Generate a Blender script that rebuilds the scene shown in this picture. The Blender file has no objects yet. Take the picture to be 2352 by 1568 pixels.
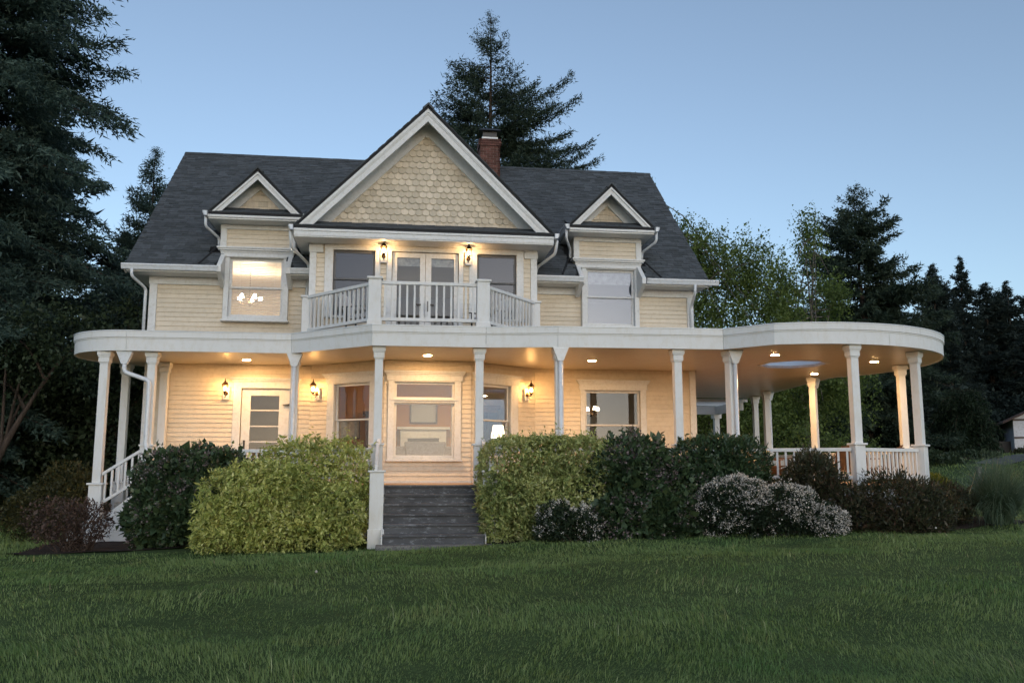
import bpy, bmesh, math, random
import numpy as np
from mathutils import Vector, Matrix, geometry as mgeo

# ------------------------------------------------------------------ camera, sky, light
scene = bpy.context.scene
R = math.radians
cam_d = bpy.data.cameras.new('camera'); cam = bpy.data.objects.new('camera', cam_d)
scene.collection.objects.link(cam)
cam.location = (0, 0, 1.42); cam.rotation_euler = (R(90 + 8.35), 0, R(-7.6))
cam_d.sensor_width = 36; cam_d.lens = 36 * 2000 / 2352; cam_d.clip_end = 6000
scene.camera = cam

SUN_EL, SUN_AZ = 10.0, 172.0          # low glow behind the camera, a little to its right (azimuth from +Y towards +X)
world = bpy.data.worlds.new('World'); scene.world = world; world.use_nodes = True
wn = world.node_tree; wn.nodes.clear()
sky = wn.nodes.new('ShaderNodeTexSky'); sky.sky_type = 'NISHITA'; sky.sun_disc = False
sky.sun_elevation = R(SUN_EL); sky.sun_rotation = R(SUN_AZ)
sky.air_density = 1.0; sky.dust_density = 0.7; sky.ozone_density = 3.2; sky.altitude = 0
bg = wn.nodes.new('ShaderNodeBackground'); bg.inputs[1].default_value = 0.081
wo = wn.nodes.new('ShaderNodeOutputWorld')
hs = wn.nodes.new('ShaderNodeHueSaturation'); hs.inputs['Saturation'].default_value = 0.76; hs.inputs['Hue'].default_value = 0.496
wn.links.new(sky.outputs[0], hs.inputs['Color']); wn.links.new(hs.outputs[0], bg.inputs[0]); wn.links.new(bg.outputs[0], wo.inputs[0])

sun_d = bpy.data.lights.new('sun', 'SUN'); sun = bpy.data.objects.new('sun', sun_d); scene.collection.objects.link(sun)
sun_d.energy = 0.34; sun_d.angle = R(160); sun_d.color = (1.0, 0.94, 0.92)
sdir = Vector((math.sin(R(SUN_AZ)) * math.cos(R(SUN_EL)), math.cos(R(SUN_AZ)) * math.cos(R(SUN_EL)), math.sin(R(SUN_EL))))
sun.rotation_euler = sdir.to_track_quat('Z', 'Y').to_euler()

vs = scene.view_settings
vs.view_transform = 'Standard'; vs.look = 'None'; vs.exposure = 1.45; vs.gamma = 1.0; vs.use_curve_mapping = False
scene.render.engine = 'CYCLES'
scene.cycles.use_denoising = True
scene.cycles.max_bounces = 6; scene.cycles.diffuse_bounces = 3; scene.cycles.glossy_bounces = 4
scene.cycles.transparent_max_bounces = 12; scene.cycles.transmission_bounces = 4
scene.cycles.sample_clamp_indirect = 3.0; scene.cycles.caustics_reflective = False; scene.cycles.caustics_refractive = False
# ------------------------------------------------------------------ materials
MATS = {}
def nd(nt, t, **kw):
    n = nt.nodes.new(t)
    for k, v in kw.items():
        setattr(n, k, v)
    return n
def rnd_value(nt):
    """one random number per piece: object random for single pieces, stored attribute for joined ones"""
    oi = nd(nt, 'ShaderNodeObjectInfo'); at = nd(nt, 'ShaderNodeAttribute', attribute_name='rnd')
    ad = nd(nt, 'ShaderNodeMath', operation='ADD'); fr = nd(nt, 'ShaderNodeMath', operation='FRACT')
    nt.links.new(oi.outputs['Random'], ad.inputs[0]); nt.links.new(at.outputs['Fac'], ad.inputs[1])
    nt.links.new(ad.outputs[0], fr.inputs[0])
    return fr.outputs[0]
def ramp(nt, fac, cols):
    r = nd(nt, 'ShaderNodeValToRGB'); els = r.color_ramp.elements
    while len(els) < len(cols): els.new(0.5)
    for e, (p, c) in zip(els, cols):
        e.position = p; e.color = (*c, 1)
    nt.links.new(fac, r.inputs[0]); return r.outputs[0]
def noise(nt, scale, detail=4, rough=0.6, vec=None, stretch=None):
    tc = nd(nt, 'ShaderNodeNewGeometry').outputs['Position'] if vec is None else vec
    if stretch:
        mp = nd(nt, 'ShaderNodeMapping'); mp.inputs['Scale'].default_value = stretch
        nt.links.new(tc, mp.inputs[0]); tc = mp.outputs[0]
    n = nd(nt, 'ShaderNodeTexNoise'); n.inputs['Scale'].default_value = scale
    n.inputs['Detail'].default_value = detail; n.inputs['Roughness'].default_value = rough
    nt.links.new(tc, n.inputs['Vector']); return n.outputs['Fac']
def mix(nt, a, b, fac, mode='MIX'):
    m = nd(nt, 'ShaderNodeMix', data_type='RGBA', blend_type=mode)
    for s, v in ((m.inputs['Factor'], fac), (m.inputs[6], a), (m.inputs[7], b)):
        if hasattr(v, 'is_linked') or hasattr(v, 'links'): nt.links.new(v, s)
        else: s.default_value = (*v, 1) if isinstance(v, tuple) else v
    return m.outputs[2]
def base_mat(name):
    m = bpy.data.materials.new(name); m.use_nodes = True; nt = m.node_tree
    return m, nt, nt.nodes['Principled BSDF']
def paint(name, col, rough=0.5, var=0.06, dirt=0.12, nscale=2.2, bump=0.0, piece=0.0, streak=None, spec=0.35, metal=0.0):
    m, nt, b = base_mat(name)
    c1 = tuple(max(0, x * (1 - var * 2.2)) for x in col); c2 = tuple(min(1, x * (1 + var)) for x in col)
    c = ramp(nt, noise(nt, nscale, 5, 0.65, stretch=streak), [(0.3, c1), (0.72, c2)])
    if dirt:
        d = ramp(nt, noise(nt, nscale * 9, 6, 0.75, stretch=streak), [(0.36, tuple(x * (1 - dirt * 2.4) for x in (1, .98, .94))), (0.52, (1, 1, 1))])
        c = mix(nt, c, d, 1.0, 'MULTIPLY')
    if piece:
        pv = ramp(nt, rnd_value(nt), [(0.0, (1 - piece, 1 - piece, 1 - piece * 1.1)), (1.0, (1 + piece * .5, 1 + piece * .5, 1 + piece * .5))])
        c = mix(nt, c, pv, 1.0, 'MULTIPLY')
    nt.links.new(c, b.inputs['Base Color'])
    b.inputs['Roughness'].default_value = rough; b.inputs['Specular IOR Level'].default_value = spec; b.inputs['Metallic'].default_value = metal
    if bump:
        bp = nd(nt, 'ShaderNodeBump'); bp.inputs['Strength'].default_value = bump; bp.inputs['Distance'].default_value = 0.01
        nt.links.new(noise(nt, nscale * 14, 5, 0.7, stretch=streak), bp.inputs['Height']); nt.links.new(bp.outputs[0], b.inputs['Normal'])
    MATS[name] = m; return m
paint('white_paint', (0.74, 0.745, 0.74), 0.45, 0.03, 0.05, 1.7, 0.05)
paint('white_weathered', (0.74, 0.745, 0.74), 0.5, 0.02, 0.025, 0.9, 0.05, streak=(1, 1, .5))
paint('gutter_metal', (0.72, 0.75, 0.79), 0.25, 0.02, 0.04, 1.4, 0, spec=0.5)
paint('siding', (0.79, 0.69, 0.55), 0.55, 0.04, 0.04, 1.3, 0.06, piece=0.05)
paint('gable_shingle', (0.77, 0.67, 0.53), 0.7, 0.06, 0.08, 5.0, 0.25, piece=0.2, streak=(5, 5, 0.6))
paint('roof_shingle', (0.086, 0.096, 0.106), 0.8, 0.06, 0.10, 1.1, 0.5, piece=0.30, spec=0.25)
paint('roof_edge', (0.02, 0.021, 0.023), 0.7, 0.1, 0.1, 3)
paint('brick', (0.17, 0.075, 0.06), 0.85, 0.2, 0.2, 6, 0.5, piece=0.4)
paint('mortar', (0.26, 0.22, 0.2), 0.9, 0.1, 0.1, 8, 0.3)
paint('dark_metal', (0.025, 0.022, 0.02), 0.35, 0.1, 0.0, 5, spec=0.5)
paint('bronze', (0.13, 0.075, 0.035), 0.35, 0.2, 0.1, 20, metal=0.7)
paint('porch_ceiling', (0.66, 0.59, 0.47), 0.38, 0.03, 0.03, 1.2, spec=0.5)
paint('concrete', (0.33, 0.32, 0.30), 0.9, 0.1, 0.25, 3, 0.4)
paint('deck_wood', (0.42, 0.27, 0.16), 0.55, 0.15, 0.15, 3, 0.2, piece=0.2)
paint('chair_wood', (0.26, 0.13, 0.06), 0.5, 0.15, 0.1, 8, 0.2, piece=0.15)
paint('bark', (0.085, 0.062, 0.047), 0.95, 0.3, 0.3, 4, 0.9, streak=(3, 3, .5))
paint('bark_pale', (0.20, 0.185, 0.16), 0.9, 0.3, 0.4, 3, 0.5)
paint('twig', (0.075, 0.05, 0.038), 0.9, 0.2, 0.2, 6)
paint('soil', (0.045, 0.026, 0.017), 1.0, 0.3, 0.35, 7, 0.8)
paint('asphalt', (0.10, 0.105, 0.115), 0.9, 0.15, 0.2, 2, 0.4)
paint('amber_wall', (0.42, 0.19, 0.045), 0.8, 0.05, 0.0, 1)
paint('cream_wall', (0.66, 0.58, 0.46), 0.8, 0.03, 0.0, 1)
paint('grey_wall', (0.45, 0.46, 0.48), 0.8, 0.03, 0.0, 1)
paint('dark_wood', (0.055, 0.022, 0.012), 0.35, 0.25, 0.1, 5, spec=0.5)
paint('floor_wood', (0.16, 0.08, 0.035), 0.35, 0.2, 0.1, 3, spec=0.5)
paint('fabric', (0.48, 0.42, 0.37), 0.95, 0.12, 0.2, 18, 0.3)
paint('stripe_fabric', (0.6, 0.6, 0.62), 0.9, 0.05, 0.1, 9)
paint('neighbour_wall', (0.68, 0.68, 0.72), 0.8, 0.06, 0.1, 1)
paint('neighbour_roof', (0.10, 0.065, 0.055), 0.8, 0.2, 0.2, 2)
paint('stone', (0.22, 0.21, 0.2), 0.9, 0.2, 0.3, 5, 0.5)
paint('window_dark', (0.10, 0.105, 0.115), 0.4, 0.03, 0, 2)
paint('paper', (0.55, 0.53, 0.5), 0.8, 0.2, 0.0, 9)
paint('straw', (0.36, 0.27, 0.16), 0.9, 0.1, 0.0, 9)

# steps: dark weathered paint, worn through to pale patches
m, nt, b = base_mat('step_wood')
c = ramp(nt, noise(nt, 3, 5, .6, stretch=(.6, 1, 1)), [(0.3, (0.045, 0.047, 0.052)), (0.7, (0.11, 0.115, 0.125))])
w = ramp(nt, noise(nt, 15, 8, .75, stretch=(.5, 1, 1.2)), [(0.54, (0, 0, 0)), (0.66, (1, 1, 1))])
c = mix(nt, c, (0.26, 0.28, 0.31), w)
nt.links.new(c, b.inputs['Base Color']); b.inputs['Roughness'].default_value = .75; MATS['step_wood'] = m

# porch ceiling beadboard relief
m = MATS['porch_ceiling']; nt = m.node_tree; b = nt.nodes['Principled BSDF']
wv = nd(nt, 'ShaderNodeTexWave', wave_type='BANDS', bands_direction='Y', wave_profile='SAW'); wv.inputs['Scale'].default_value = 2.0
wv.inputs['Distortion'].default_value = 0.0
nt.links.new(nd(nt, 'ShaderNodeNewGeometry').outputs['Position'], wv.inputs['Vector'])
rr = ramp(nt, wv.outputs['Fac'], [(0.0, (0, 0, 0)), (0.12, (1, 1, 1))])
bp = nd(nt, 'ShaderNodeBump'); bp.inputs['Strength'].default_value = 0.6; bp.inputs['Distance'].default_value = 0.006
nt.links.new(rr, bp.inputs['Height']); nt.links.new(bp.outputs[0], b.inputs['Normal'])

def glass(name, tint, refl, rough=0.0):
    m = bpy.data.materials.new(name); m.use_nodes = True; nt = m.node_tree; nt.nodes.clear()
    out = nd(nt, 'ShaderNodeOutputMaterial'); mx = nd(nt, 'ShaderNodeMixShader')
    tr = nd(nt, 'ShaderNodeBsdfTransparent'); tr.inputs[0].default_value = (*tint, 1)
    gl = nd(nt, 'ShaderNodeBsdfGlossy'); gl.inputs['Roughness'].default_value = rough; gl.inputs[0].default_value = (.76, .80, .92, 1)
    lw = nd(nt, 'ShaderNodeFresnel'); lw.inputs[0].default_value = 1.5
    ad = nd(nt, 'ShaderNodeMath', operation='MULTIPLY_ADD'); ad.inputs[1].default_value = 0.65; ad.inputs[2].default_value = refl
    nt.links.new(lw.outputs[0], ad.inputs[0]); nt.links.new(ad.outputs[0], mx.inputs[0])
    nt.links.new(tr.outputs[0], mx.inputs[1]); nt.links.new(gl.outputs[0], mx.inputs[2]); nt.links.new(mx.outputs[0], out.inputs[0])
    MATS[name] = m; return m
glass('window_glass', (0.95, 0.95, 0.95), 0.0)
glass('coated_glass', (0.85, 0.88, 0.9), 0.0)
glass('mirror_glass', (0.8, 0.82, 0.85), 0.06)
glass('screen_glass', (0.30, 0.30, 0.32), 0.03)
glass('clear_glass', (0.97, 0.96, 0.94), 0.02)
m, nt, b = base_mat('frosted_glass'); b.inputs['Base Color'].default_value = (.8, .83, .86, 1); b.inputs['Roughness'].default_value = .3
nt.nodes.remove(b); out = nt.nodes['Material Output']; tl = nd(nt, 'ShaderNodeBsdfTranslucent'); tl.inputs[0].default_value = (.85, .9, .95, 1); nt.links.new(tl.outputs[0], out.inputs[0]); MATS['frosted_glass'] = m
def emit(name, col, s):
    m = bpy.data.materials.new(name); m.use_nodes = True; nt = m.node_tree; nt.nodes.clear()
    e = nd(nt, 'ShaderNodeEmission'); e.inputs[0].default_value = (*col, 1); e.inputs[1].default_value = s
    nt.links.new(e.outputs[0], nd(nt, 'ShaderNodeOutputMaterial').inputs[0]); MATS[name] = m; return m
WARM = (1.0, 0.62, 0.27)
emit('lantern_bulb', (1.0, 0.52, 0.17), 145.0)
emit('balcony_bulb', (1.0, 0.58, 0.24), 130.0)
emit('can_lamp', (1.0, 0.58, 0.25), 270.0)
emit('room_bulb', (1.0, 0.72, 0.42), 13.0)
emit('room_bulb_bright', (1.0, 0.84, 0.62), 170.0)
emit('bowl_lamp', (1.0, 0.70, 0.40), 55.0)
emit('shade_glow', (1.0, 0.74, 0.45), 3.2)
emit('small_bulb', (1.0, 0.85, 0.6), 14.0)

def leaf_mat(name, cols, rough=0.5, spec=0.3, trans=0.25, patch=None):
    """colour per leaf, drifting in soft patches; thin enough to let a little light through"""
    m, nt, b = base_mat(name)
    at = nd(nt, 'ShaderNodeAttribute', attribute_name='rnd')
    c = ramp(nt, at.outputs['Fac'], cols)
    if patch:
        for pc, psc, pth in patch: c = mix(nt, c, pc, ramp(nt, noise(nt, psc, 4, .6), [(pth, (0, 0, 0)), (pth + .16, (.85, .85, .85))]))
    nt.links.new(c, b.inputs['Base Color']); b.inputs['Roughness'].default_value = rough; b.inputs['Specular IOR Level'].default_value = spec
    if trans:
        t = nd(nt, 'ShaderNodeBsdfTranslucent'); nt.links.new(c, t.inputs[0]); mx = nd(nt, 'ShaderNodeMixShader'); mx.inputs[0].default_value = trans
        nt.links.new(b.outputs[0], mx.inputs[1]); nt.links.new(t.outputs[0], mx.inputs[2]); nt.links.new(mx.outputs[0], nt.nodes['Material Output'].inputs[0])
    MATS[name] = m; return m
leaf_mat('leaf_yellow', [(0, (0.143, 0.208, 0.058)), (.3, (0.338, 0.403, 0.104)), (.7, (0.650, 0.650, 0.221)), (1, (0.850, 0.850, 0.546))], .55, .25, patch=[((.15, .20, .06), 1.7, .54), ((.46, .38, .20), 2.6, .60)])
leaf_mat('leaf_hedge', [(0, (0.125, 0.188, 0.062)), (.35, (0.288, 0.350, 0.112)), (.75, (0.550, 0.562, 0.237)), (1, (0.850, 0.850, 0.575))], .55, .25, patch=[((.15, .20, .07), 1.5, .54), ((.46, .42, .28), 2.6, .60)])
leaf_mat('leaf_dark', [(0, (0.028, 0.052, 0.028)), (.5, (0.056, 0.098, 0.047)), (.85, (0.093, 0.139, 0.059)), (1, (0.209, 0.139, 0.116))], .4, .45)
leaf_mat('leaf_laurel', [(0, (0.027, 0.055, 0.029)), (.6, (0.055, 0.100, 0.044)), (1, (0.109, 0.164, 0.082))], .35, .5)
leaf_mat('leaf_red', [(0, (.03, .042, .022)), (.45, (.05, .06, .03)), (.8, (.09, .065, .042)), (1, (.15, .072, .055))], .45, .35)
leaf_mat('leaf_brown', [(0, (0.039, 0.029, 0.023)), (.5, (0.088, 0.058, 0.047)), (1, (0.166, 0.113, 0.088))], .5, .3)
leaf_mat('leaf_olive', [(0, (0.026, 0.029, 0.013)), (.6, (0.065, 0.065, 0.023)), (1, (0.111, 0.098, 0.033))], .5, .3)
leaf_mat('leaf_azalea', [(0, (0.016, 0.028, 0.016)), (.7, (0.031, 0.053, 0.025)), (1, (0.055, 0.078, 0.031))], .5, .35)
leaf_mat('petal', [(0, (.52, .49, .45)), (.6, (.72, .68, .62)), (1, (.80, .72, .62))], .6, .2)
leaf_mat('petal_dusky', [(0, (.16, .12, .13)), (1, (.34, .28, .28))], .6, .2)
leaf_mat('leaf_lime', [(0, (.06, .08, .012)), (1, (.20, .22, .03))], .5, .3)
leaf_mat('leaf_birch', [(0, (0.059, 0.093, 0.028)), (.6, (0.129, 0.186, 0.047)), (1, (0.233, 0.292, 0.083))], .5, .3, .35)
leaf_mat('leaf_broad', [(0, (0.021, 0.035, 0.021)), (.6, (0.042, 0.066, 0.034)), (1, (0.083, 0.117, 0.058))], .5, .3)
leaf_mat('needle_spruce', [(0, (0.028, 0.052, 0.044)), (.5, (0.060, 0.101, 0.079)), (.88, (0.122, 0.172, 0.137)), (1, (0.164, 0.114, 0.071))], .6, .25)
leaf_mat('needle_fir', [(0, (0.021, 0.039, 0.028)), (.6, (0.048, 0.074, 0.048)), (.93, (0.078, 0.108, 0.065)), (1, (0.131, 0.087, 0.048))], .6, .25)
leaf_mat('needle_far', [(0, (0.016, 0.025, 0.023)), (1, (0.039, 0.058, 0.047))], .7, .2)
leaf_mat('needle_weeping', [(0, (.012, .025, .013)), (1, (.03, .052, .024))], .6, .25)
leaf_mat('grass_blade', [(0, (.10, .155, .045)), (.5, (.19, .27, .085)), (.9, (.29, .36, .14)), (.985, (.45, .48, .28)), (1, (.40, .33, .18))], .45, .35, .3, patch=[((.11, .21, .06), .5, .5), ((.30, .31, .11), .9, .60), ((.28, .24, .12), 1.7, .70)])
leaf_mat('ornamental_blade', [(0, (0.061, 0.101, 0.061)), (.6, (0.122, 0.182, 0.112)), (1, (0.264, 0.325, 0.224))], .4, .4)

# ------------------------------------------------------------------ builders
COLL = scene.collection
def link(o, parent=None):
    COLL.objects.link(o)
    if parent is not None:
        o.parent = parent
        l = Vector((0, 0, 0)); q = parent
        while q is not None and q.type == 'EMPTY':
            l += q.location; q = q.parent
        o.matrix_parent_inverse = Matrix.Translation(-l)
    return o
def tag(o, label=None, cat=None, group=None, kind=None):
    for k, v in (('label', label), ('category', cat), ('group', group), ('kind', kind)):
        if v: o[k] = v
    return o
def thing(name, loc, label, cat, group=None):
    o = bpy.data.objects.new(name, None); o.location = loc; COLL.objects.link(o); o.empty_display_size = .2
    return tag(o, label, cat, group)
class MB:
    def __init__(s): s.v = []; s.f = []
    def add(s, vs_, fs):
        n = len(s.v); s.v += [tuple(p) for p in vs_]; s.f += [tuple(i + n for i in f) for f in fs]; return s
    def hexa(s, p):           # 8 corners: bottom ring, top ring
        return s.add(p, [(3, 2, 1, 0), (4, 5, 6, 7), (0, 1, 5, 4), (1, 2, 6, 5), (2, 3, 7, 6), (3, 0, 4, 7)])
    def box(s, x0, x1, y0, y1, z0, z1):
        return s.hexa([(x0, y0, z0), (x1, y0, z0), (x1, y1, z0), (x0, y1, z0), (x0, y0, z1), (x1, y0, z1), (x1, y1, z1), (x0, y1, z1)])
    def prism(s, ring, off):  # ring of 3-D points, extruded by a vector
        n = len(ring); a = [tuple(p) for p in ring]; b = [tuple(Vector(p) + Vector(off)) for p in ring]
        return s.add(a + b, [tuple(range(n))[::-1], tuple(range(n, 2 * n))] + [(i, (i + 1) % n, n + (i + 1) % n, n + i) for i in range(n)])
    def tube(s, pts, r, seg=8, cap=True):
        pts = [Vector(p) for p in pts]; rr_ = r if isinstance(r, (list, tuple)) else [r] * len(pts)
        n0 = len(s.v); up = Vector((0, 0, 1)); prev = None
        for i, p in enumerate(pts):
            d = (pts[min(i + 1, len(pts) - 1)] - pts[max(i - 1, 0)]).normalized()
            if prev is None:
                a = d.cross(up if abs(d.z) < .9 else Vector((1, 0, 0))).normalized()
            else:
                a = (prev - d * prev.dot(d)).normalized()
            prev = a; b = d.cross(a)
            for k in range(seg):
                t = 2 * math.pi * k / seg
                s.v.append(tuple(p + (a * math.cos(t) + b * math.sin(t)) * rr_[i]))
        for i in range(len(pts) - 1):
            for k in range(seg):
                k2 = (k + 1) % seg
                s.f.append((n0 + i * seg + k, n0 + i * seg + k2, n0 + (i + 1) * seg + k2, n0 + (i + 1) * seg + k))
        if cap:
            s.f.append(tuple(n0 + k for k in range(seg))[::-1]); s.f.append(tuple(n0 + (len(pts) - 1) * seg + k for k in range(seg)))
        return s
    def lathe(s, c, prof, seg=12):   # prof: (radius, z) about a vertical axis through c
        n0 = len(s.v)
        for r, z in prof:
            for k in range(seg):
                t = 2 * math.pi * k / seg; s.v.append((c[0] + r * math.cos(t), c[1] + r * math.sin(t), c[2] + z))
        for i in range(len(prof) - 1):
            for k in range(seg):
                k2 = (k + 1) % seg; s.f.append((n0 + i * seg + k, n0 + i * seg + k2, n0 + (i + 1) * seg + k2, n0 + (i + 1) * seg + k))
        s.f.append(tuple(n0 + k for k in range(seg))[::-1]); s.f.append(tuple(n0 + (len(prof) - 1) * seg + k for k in range(seg)))
        return s
    def mesh(s, name, mat, smooth=False):
        me = bpy.data.meshes.new(name); me.from_pydata(s.v, [], s.f); me.materials.append(MATS[mat])
        if smooth:
            me.polygons.foreach_set('use_smooth', [True] * len(me.polygons))
        me.update(); return me
    def build(s, name, mat, parent=None, smooth=False, bevel=0.0):
        o = bpy.data.objects.new(name, s.mesh(name, mat, smooth)); link(o, parent)
        if bevel:
            md = o.modifiers.new('edge', 'BEVEL'); md.width = bevel; md.segments = 1; md.limit_method = 'ANGLE'
        return o
class Frame:
    """a wall plane: u runs along the wall, v stands out from it, z is up"""
    def __init__(s, a, b, flip=False):
        s.a = Vector((a[0], a[1], 0)); d = Vector((b[0] - a[0], b[1] - a[1], 0)); s.L = d.length; s.d = d.normalized()
        s.n = Vector((s.d.y, -s.d.x, 0)) * (-1 if flip else 1)
    def p(s, u, v, z): return s.a + s.d * u + s.n * v + Vector((0, 0, z))
    def box(s, mb, u0, u1, v0, v1, z0, z1):
        return mb.hexa([s.p(u0, v1, z0), s.p(u1, v1, z0), s.p(u1, v0, z0), s.p(u0, v0, z0), s.p(u0, v1, z1), s.p(u1, v1, z1), s.p(u1, v0, z1), s.p(u0, v0, z1)])
    def mat(s, u, v, z):
        m = Matrix.Identity(4); m.col[0][:3] = s.d; m.col[1][:3] = -s.n; m.col[3][:3] = s.p(u, v, z); return m
def piece(name, me, mat4, parent):
    o = bpy.data.objects.new(name, me); link(o, parent); o.matrix_basis = mat4; return o
CAMP = Vector((0, 0, 1.42))
def pieces(name, unit, mats, parent, matname, limit=300, restname=None):
    """the pieces that show largest become objects, the rest one joined part; unit = (verts, faces)"""
    mb = MB(); mb.add(*unit); me = mb.mesh(name, matname)
    def size(m):
        c = m.col[3].xyz; return (m.col[0].xyz.length + .05) / (c - CAMP).length
    order = sorted(mats, key=size, reverse=True)
    for m_ in order[:limit]: piece(name, me, m_, parent)
    rest = order[limit:]
    if rest:
        V = np.array(unit[0]); n = len(V); vv = []; ff = []
        for i, m_ in enumerate(rest):
            M = np.array(m_); vv.append(V @ M[:3, :3].T + M[:3, 3]); ff += [tuple(k + i * n for k in f) for f in unit[1]]
        me2 = bpy.data.meshes.new(restname or name); me2.from_pydata(np.vstack(vv).tolist(), [], ff); me2.materials.append(MATS[matname])
        at = me2.attributes.new('rnd', 'FLOAT', 'POINT'); rs = np.random.RandomState(5)
        at.data.foreach_set('value', np.repeat(rs.rand(len(rest)), n).astype(np.float32))
        o = bpy.data.objects.new(restname or name, me2); link(o, parent); o['kind'] = 'stuff'
def cube_unit(x0, x1, y0, y1, z0, z1):
    b_ = MB().box(x0, x1, y0, y1, z0, z1); return b_.v, b_.f
def wall_sheet(mb, fr, u0, u1, z0, z1, holes, thick=.16):
    us = sorted({u0, u1, *[h[0] for h in holes], *[h[1] for h in holes]}); zs = sorted({z0, z1, *[h[2] for h in holes], *[h[3] for h in holes]})
    us = [u for u in us if u0 <= u <= u1]; zs = [z for z in zs if z0 <= z <= z1]
    def solid(i, j):
        if not (0 <= i < len(us) - 1 and 0 <= j < len(zs) - 1): return False
        u, z = (us[i] + us[i + 1]) / 2, (zs[j] + zs[j + 1]) / 2
        return not any(h[0] < u < h[1] and h[2] < z < h[3] for h in holes)
    for i in range(len(us) - 1):
        for j in range(len(zs) - 1):
            if not solid(i, j): continue
            a, b2, c, d = us[i], us[i + 1], zs[j], zs[j + 1]; P = fr.p
            mb.add([P(a, 0, c), P(b2, 0, c), P(b2, 0, d), P(a, 0, d)], [(0, 1, 2, 3)])
            mb.add([P(a, -thick, c), P(b2, -thick, c), P(b2, -thick, d), P(a, -thick, d)], [(3, 2, 1, 0)])
            for di, dj, e in ((-1, 0, [(a, c), (a, d)]), (1, 0, [(b2, c), (b2, d)]), (0, -1, [(a, c), (b2, c)]), (0, 1, [(a, d), (b2, d)])):
                if not solid(i + di, j + dj):
                    (x0, y0), (x1, y1) = e
                    mb.add([P(x0, 0, y0), P(x1, 0, y1), P(x1, -thick, y1), P(x0, -thick, y0)], [(0, 1, 2, 3)])
    return mb
# ------------------------------------------------------------------ terrain
def sst(a, b, x):
    t = max(0.0, min(1.0, (x - a) / (b - a))); return t * t * (3 - 2 * t)
def ground_z(x, y):
    z = 0.025 * (max(-9, min(12, x)) + 3.6) * sst(5, 14, y)
    z += 1.9 * sst(26, 50, y + 0.25 * x - 3) * sst(4, 14, x) + 0.8 * sst(60, 120, y)
    z += 0.02 * math.sin(x * 1.3 + y * .7) + 0.025 * math.sin(y * 1.9 - x * .4) + .012 * math.sin(x * 4.1 + 1) * math.sin(y * 3.7)
    return z
def axis_pts(lo, a, b, hi, fine, coarse):
    p = list(np.arange(lo, a, coarse)) + list(np.arange(a, b, fine)) + list(np.arange(b, hi + coarse, coarse)); return p
xs = axis_pts(-160, -16, 40, 260, .8, 12); ys = axis_pts(-30, -2, 62, 320, .8, 12)
V = [(x, y, ground_z(x, y)) for y in ys for x in xs]; nx = len(xs)
F = [(j * nx + i, j * nx + i + 1, (j + 1) * nx + i + 1, (j + 1) * nx + i) for j in range(len(ys) - 1) for i in range(nx - 1)]
m, nt, b = base_mat('lawn_ground')
c = ramp(nt, noise(nt, .7, 6, .65), [(0.3, (0.04, 0.065, 0.022)), (0.55, (0.06, 0.095, 0.032)), (0.75, (0.085, 0.115, 0.045))])
c = mix(nt, c, ramp(nt, noise(nt, 25, 5, .7), [(0.3, (.5, .5, .5)), (0.7, (1.2, 1.2, 1.2))]), 1.0, 'MULTIPLY')
nt.links.new(c, b.inputs['Base Color']); b.inputs['Roughness'].default_value = 1; b.inputs['Specular IOR Level'].default_value = .1; MATS['lawn_ground'] = m
mb = MB(); mb.v = V; mb.f = F; tag(mb.build('lawn', 'lawn_ground', smooth=True), kind='structure')
# the water the house looks out on, behind the camera
m, nt, b = base_mat('sea'); b.inputs['Base Color'].default_value = (.03, .045, .06, 1); b.inputs['Roughness'].default_value = .25; MATS['sea'] = m
tag(MB().add([(-3000, -4000, -1.5), (3000, -4000, -1.5), (3000, -29.5, -1.5), (-3000, -29.5, -1.5)], [(0, 1, 2, 3)]).build('water', 'sea'), kind='structure')

# ------------------------------------------------------------------ the house
HL = Vector((0.8, 25.2, 0.1))
house = thing('house', HL, 'large cream clapboard house with steep dark shingled roof, front gable and two dormers', 'house')
FM = Frame((0, 21), (1, 21)); FG = Frame((0, 19.75), (1, 19.75))
FL = Frame((-2.0, 21), (-.27, 19.75)); FC = Frame((-.27, 19.75), (1.7, 19.75)); FR = Frame((1.7, 19.75), (3.36, 21))
Z0, ZC = 1.12, 3.86                     # porch floor, porch ceiling
boards = []                             # clapboards
def clap(fr, u0, u1, z0, z1, obst, v=0.0, pitch=.107):
    n = max(1, round((z1 - z0) / pitch)); pt = (z1 - z0) / n
    for i in range(n):
        za, zb = z0 + i * pt, z0 + (i + 1) * pt; zm = (za + zb) / 2; segs = [(u0, u1)]
        for (a, b_, c_, d_) in obst:
            if c_ < zm < d_:
                ns = []
                for s0, s1 in segs:
                    if b_ <= s0 or a >= s1: ns.append((s0, s1)); continue
                    if a > s0: ns.append((s0, a))
                    if b_ < s1: ns.append((b_, s1))
                segs = ns
        for s0, s1 in segs:
            if s1 - s0 < .03: continue
            M = fr.mat(s0, v, za); M = M @ Matrix.Diagonal((s1 - s0, 1, pt / .107, 1)); boards.append(M)
board_unit = ([(0, -.028, 0), (1, -.028, 0), (1, 0, 0), (0, 0, 0), (0, -.006, .112), (1, -.006, .112), (1, 0, .112), (0, 0, .112)],
              [(3, 2, 1, 0), (4, 5, 6, 7), (0, 1, 5, 4), (1, 2, 6, 5), (2, 3, 7, 6), (3, 0, 4, 7)])
def ring(fr, mb, u0, u1, z0, z1, w, v0, v1, wb=None, wt=None):
    wb = w if wb is None else wb; wt = w if wt is None else wt
    fr.box(mb, u0, u0 + w, v0, v1, z0, z1); fr.box(mb, u1 - w, u1, v0, v1, z0, z1)
    fr.box(mb, u0 + w, u1 - w, v0, v1, z0, z0 + wb); fr.box(mb, u0 + w, u1 - w, v0, v1, z1 - wt, z1)
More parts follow.
